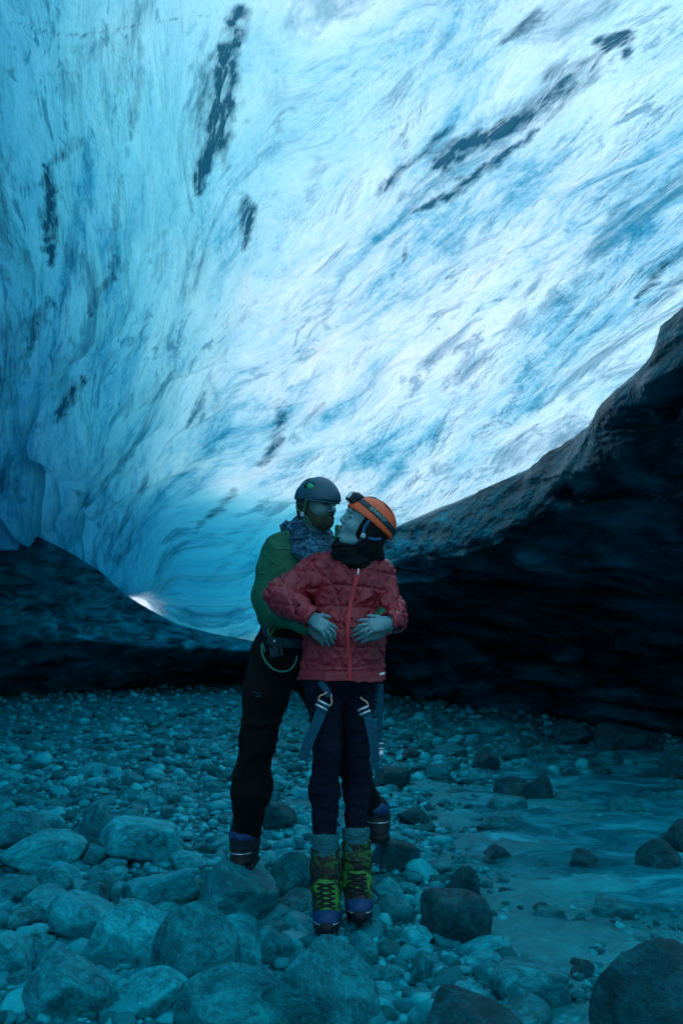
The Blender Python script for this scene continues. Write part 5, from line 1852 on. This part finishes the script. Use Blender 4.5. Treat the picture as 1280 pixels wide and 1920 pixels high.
def build_rocks():
    taken = []
    for i, (x0, x1, y0, y1, tone, sh, roll, lab) in enumerate(NAMED):
        Yb = ground_Y(y1 - 2)
        w = (x1 - x0) / FPX * Yb
        Yc = Yb + 0.30 * w
        deep = lab.startswith('big dull')
        if deep:
            Yc = 4.27
        c = P((x0 + x1) / 2, (y0 + y1) / 2, Yc)
        hx = 0.5 * (x1 - x0) / FPX * Yc * 1.08
        hz = 0.5 * (y1 - y0) / FPX * Yc * 1.12
        hy = 0.27 if deep else max(0.42 * w, 0.6 * hz)
        # flat stones are seen partly from above
        me = BIG[sh % 10]
        o = put_stone(me, c, (hx, hy, hz), (0.05 * (i % 3 - 1), roll, 0.0), tone, 'boulder', lab, None, 'boulder')
        taken.append(((x0 + x1) / 2, (y0 + y1) / 2, (x1 - x0) / 2, (y1 - y0) / 2, c[0], c[1], w / 2))
    T = np.array(taken)
    rs = np.random.RandomState(11)
    # countable cobbles of the near floor
    n = 0
    placed = []
    tries = 0
    while n < 236 and tries < 20000:
        tries += 1
        zone = rs.rand()
        if zone < 0.55:
            py = rs.uniform(1480, 1930)
            px = rs.uniform(-10, 700)
        elif zone < 0.72:
            py = rs.uniform(1370, 1500)
            px = rs.uniform(0, 1270)
        else:
            py = rs.uniform(1400, 1920)
            px = rs.uniform(690, 1290)
        Y = ground_Y(py)
        g = P(px, py, Y)
        s = silt_f(g[0], g[1])
        size = rs.uniform(0.035, 0.085) * (1.15 if py > 1600 and px < 600 else 1.0)
        if s > 0.5:
            size *= rs.uniform(0.4, 0.8)
            if rs.rand() < 0.55:
                continue
        if (np.hypot(T[:, 4] - g[0], T[:, 5] - g[1]) < (T[:, 6] * 0.85 + size * 0.7)).any():
            continue
        if placed and (np.hypot(np.array(placed)[:, 0] - g[0], np.array(placed)[:, 1] - g[1]) < (np.array(placed)[:, 2] + size) * 0.78).any():
            continue
        if abs(g[0]) < 0.2 and 3.7 < g[1] < 4.25 and size > 0.05:
            continue
        placed.append((g[0], g[1], size))
        if s > 0.5:
            tone = 'dark' if rs.rand() < 0.55 else 'mid'
            grp, lab = ('small stones on the wet silt', 'small dark stone half sunk in the wet silt') if tone == 'dark' else ('small stones on the wet silt', 'small grey stone half sunk in the wet silt')
        else:
            tone = 'pale' if rs.rand() < 0.5 else 'mid'
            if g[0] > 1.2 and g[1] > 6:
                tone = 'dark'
            lab = {'pale': 'pale rounded cobble lying among the others on the gravel', 'mid': 'grey rounded cobble lying among the others on the gravel', 'dark': 'dark cobble on the gravel towards the overhang'}[tone]
            where = ('near the left edge' if px < 210 else 'left of the couple' if px < 430 else 'around the feet of the couple' if px < 740 else 'on the right of the couple')
            if py < 1500:
                where = where.replace('near the left edge', 'far back on the left').replace('left of the couple', 'beyond the boulders on the left') if px < 430 else where
            lab = lab.split(' lying')[0].split(' on the')[0] + ' among others on the gravel, ' + where
            grp = 'cobbles on the gravel floor'
        me = MED[rs.randint(12)]
        hz = size * rs.uniform(0.55, 0.85)
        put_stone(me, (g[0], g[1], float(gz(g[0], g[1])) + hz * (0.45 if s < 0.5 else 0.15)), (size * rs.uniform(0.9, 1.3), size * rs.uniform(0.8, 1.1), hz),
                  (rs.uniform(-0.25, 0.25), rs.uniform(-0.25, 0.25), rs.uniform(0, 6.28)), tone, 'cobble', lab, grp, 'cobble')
        n += 1
    # uncountable pebbles: one object
    shapes = [rock_shape(IV2, 300 + k, 8, 0, 0.6) for k in range(8)]
    shapes3 = [rock_shape(IV3, 330 + k, 8, 0, 0.8) for k in range(8)]
    VV, FF, TT = [], [], []
    off = 0
    N_ = 17500
    for i in range(N_):
        u = rs.rand()
        if i < 9500:
            py = 1288 + 330 * u ** 1.2
        else:
            py = rs.uniform(1420, 1925)
        px = rs.uniform(-60, 1340)
        Y = ground_Y(py)
        x = (px - 640) / FPX * Y
        y = Y
        s = float(silt_f(x, y)) if y < 10 else 0.0
        size = float(np.exp(rs.normal(math.log(0.0185), 0.50)))
        size = min(size, 0.07)
        if y > 7:
            size *= 1.25
        if s > 0.5:
            if rs.rand() < 0.25:
                continue
            size = min(size * 0.6, 0.03)
        hv = shapes3[rs.randint(8)] if (size > 0.030 and y < 7) else shapes[rs.randint(8)]
        hf = IF3 if len(hv) > 100 else IF2
        a = rs.uniform(0, 6.28)
        ca, sa = math.cos(a), math.sin(a)
        sx, sy, sz = size * rs.uniform(0.8, 1.4), size * rs.uniform(0.8, 1.1), size * rs.uniform(0.45, 0.8)
        v = hv * (sx, sy, sz)
        v = np.stack((v[:, 0] * ca - v[:, 1] * sa, v[:, 0] * sa + v[:, 1] * ca, v[:, 2] + v[:, 0] * rs.uniform(-0.3, 0.3)), 1)
        VV.append((v, x, y, sz * rs.uniform(0.15, 0.55)))
        FF.append(hf + off)
        t = rs.rand()
        TT.append(np.full(len(v), t))
        off += len(v)
    xy = np.array([(a, b) for _, a, b, _ in VV])
    zz = gz(xy[:, 0], xy[:, 1])
    V3 = np.concatenate([v + (a, b, z + dz) for (v, a, b, dz), z in zip(VV, zz)])
    me = mesh_np('pebbles', V3, np.concatenate(FF))
    add_attr(me, 'tone', np.concatenate(TT))
    m, nt, out = new_mat('mixed_pebbles')
    Nn = NT(nt)
    b = Nn.noise(Nn.coord('Object'), 45, 4, 0.7)
    t = Nn.attr('tone')
    f = Nn.math('ADD', Nn.math('MULTIPLY', t, 0.8), Nn.math('MULTIPLY', b, 0.3))
    c = Nn.ramp(f, [(0.10, (0.0006, 0.07, 0.08)), (0.45, (0.002, 0.20, 0.24)), (0.80, (0.005, 0.38, 0.44)), (1.0, (0.010, 0.52, 0.58))])
    Nn.principled(out, c, Nn.ramp(t, [(0.2, 0.75), (0.8, 0.4)]), Nn.bump(b, 0.3, 0.01), **{'Specular IOR Level': 0.2, 'Specular Tint': (0.2, 0.8, 1.0, 1)})
    link('pebbles', me, m, kind='stuff', label='loose grey pebbles scattered over the cave floor')


build_rocks()
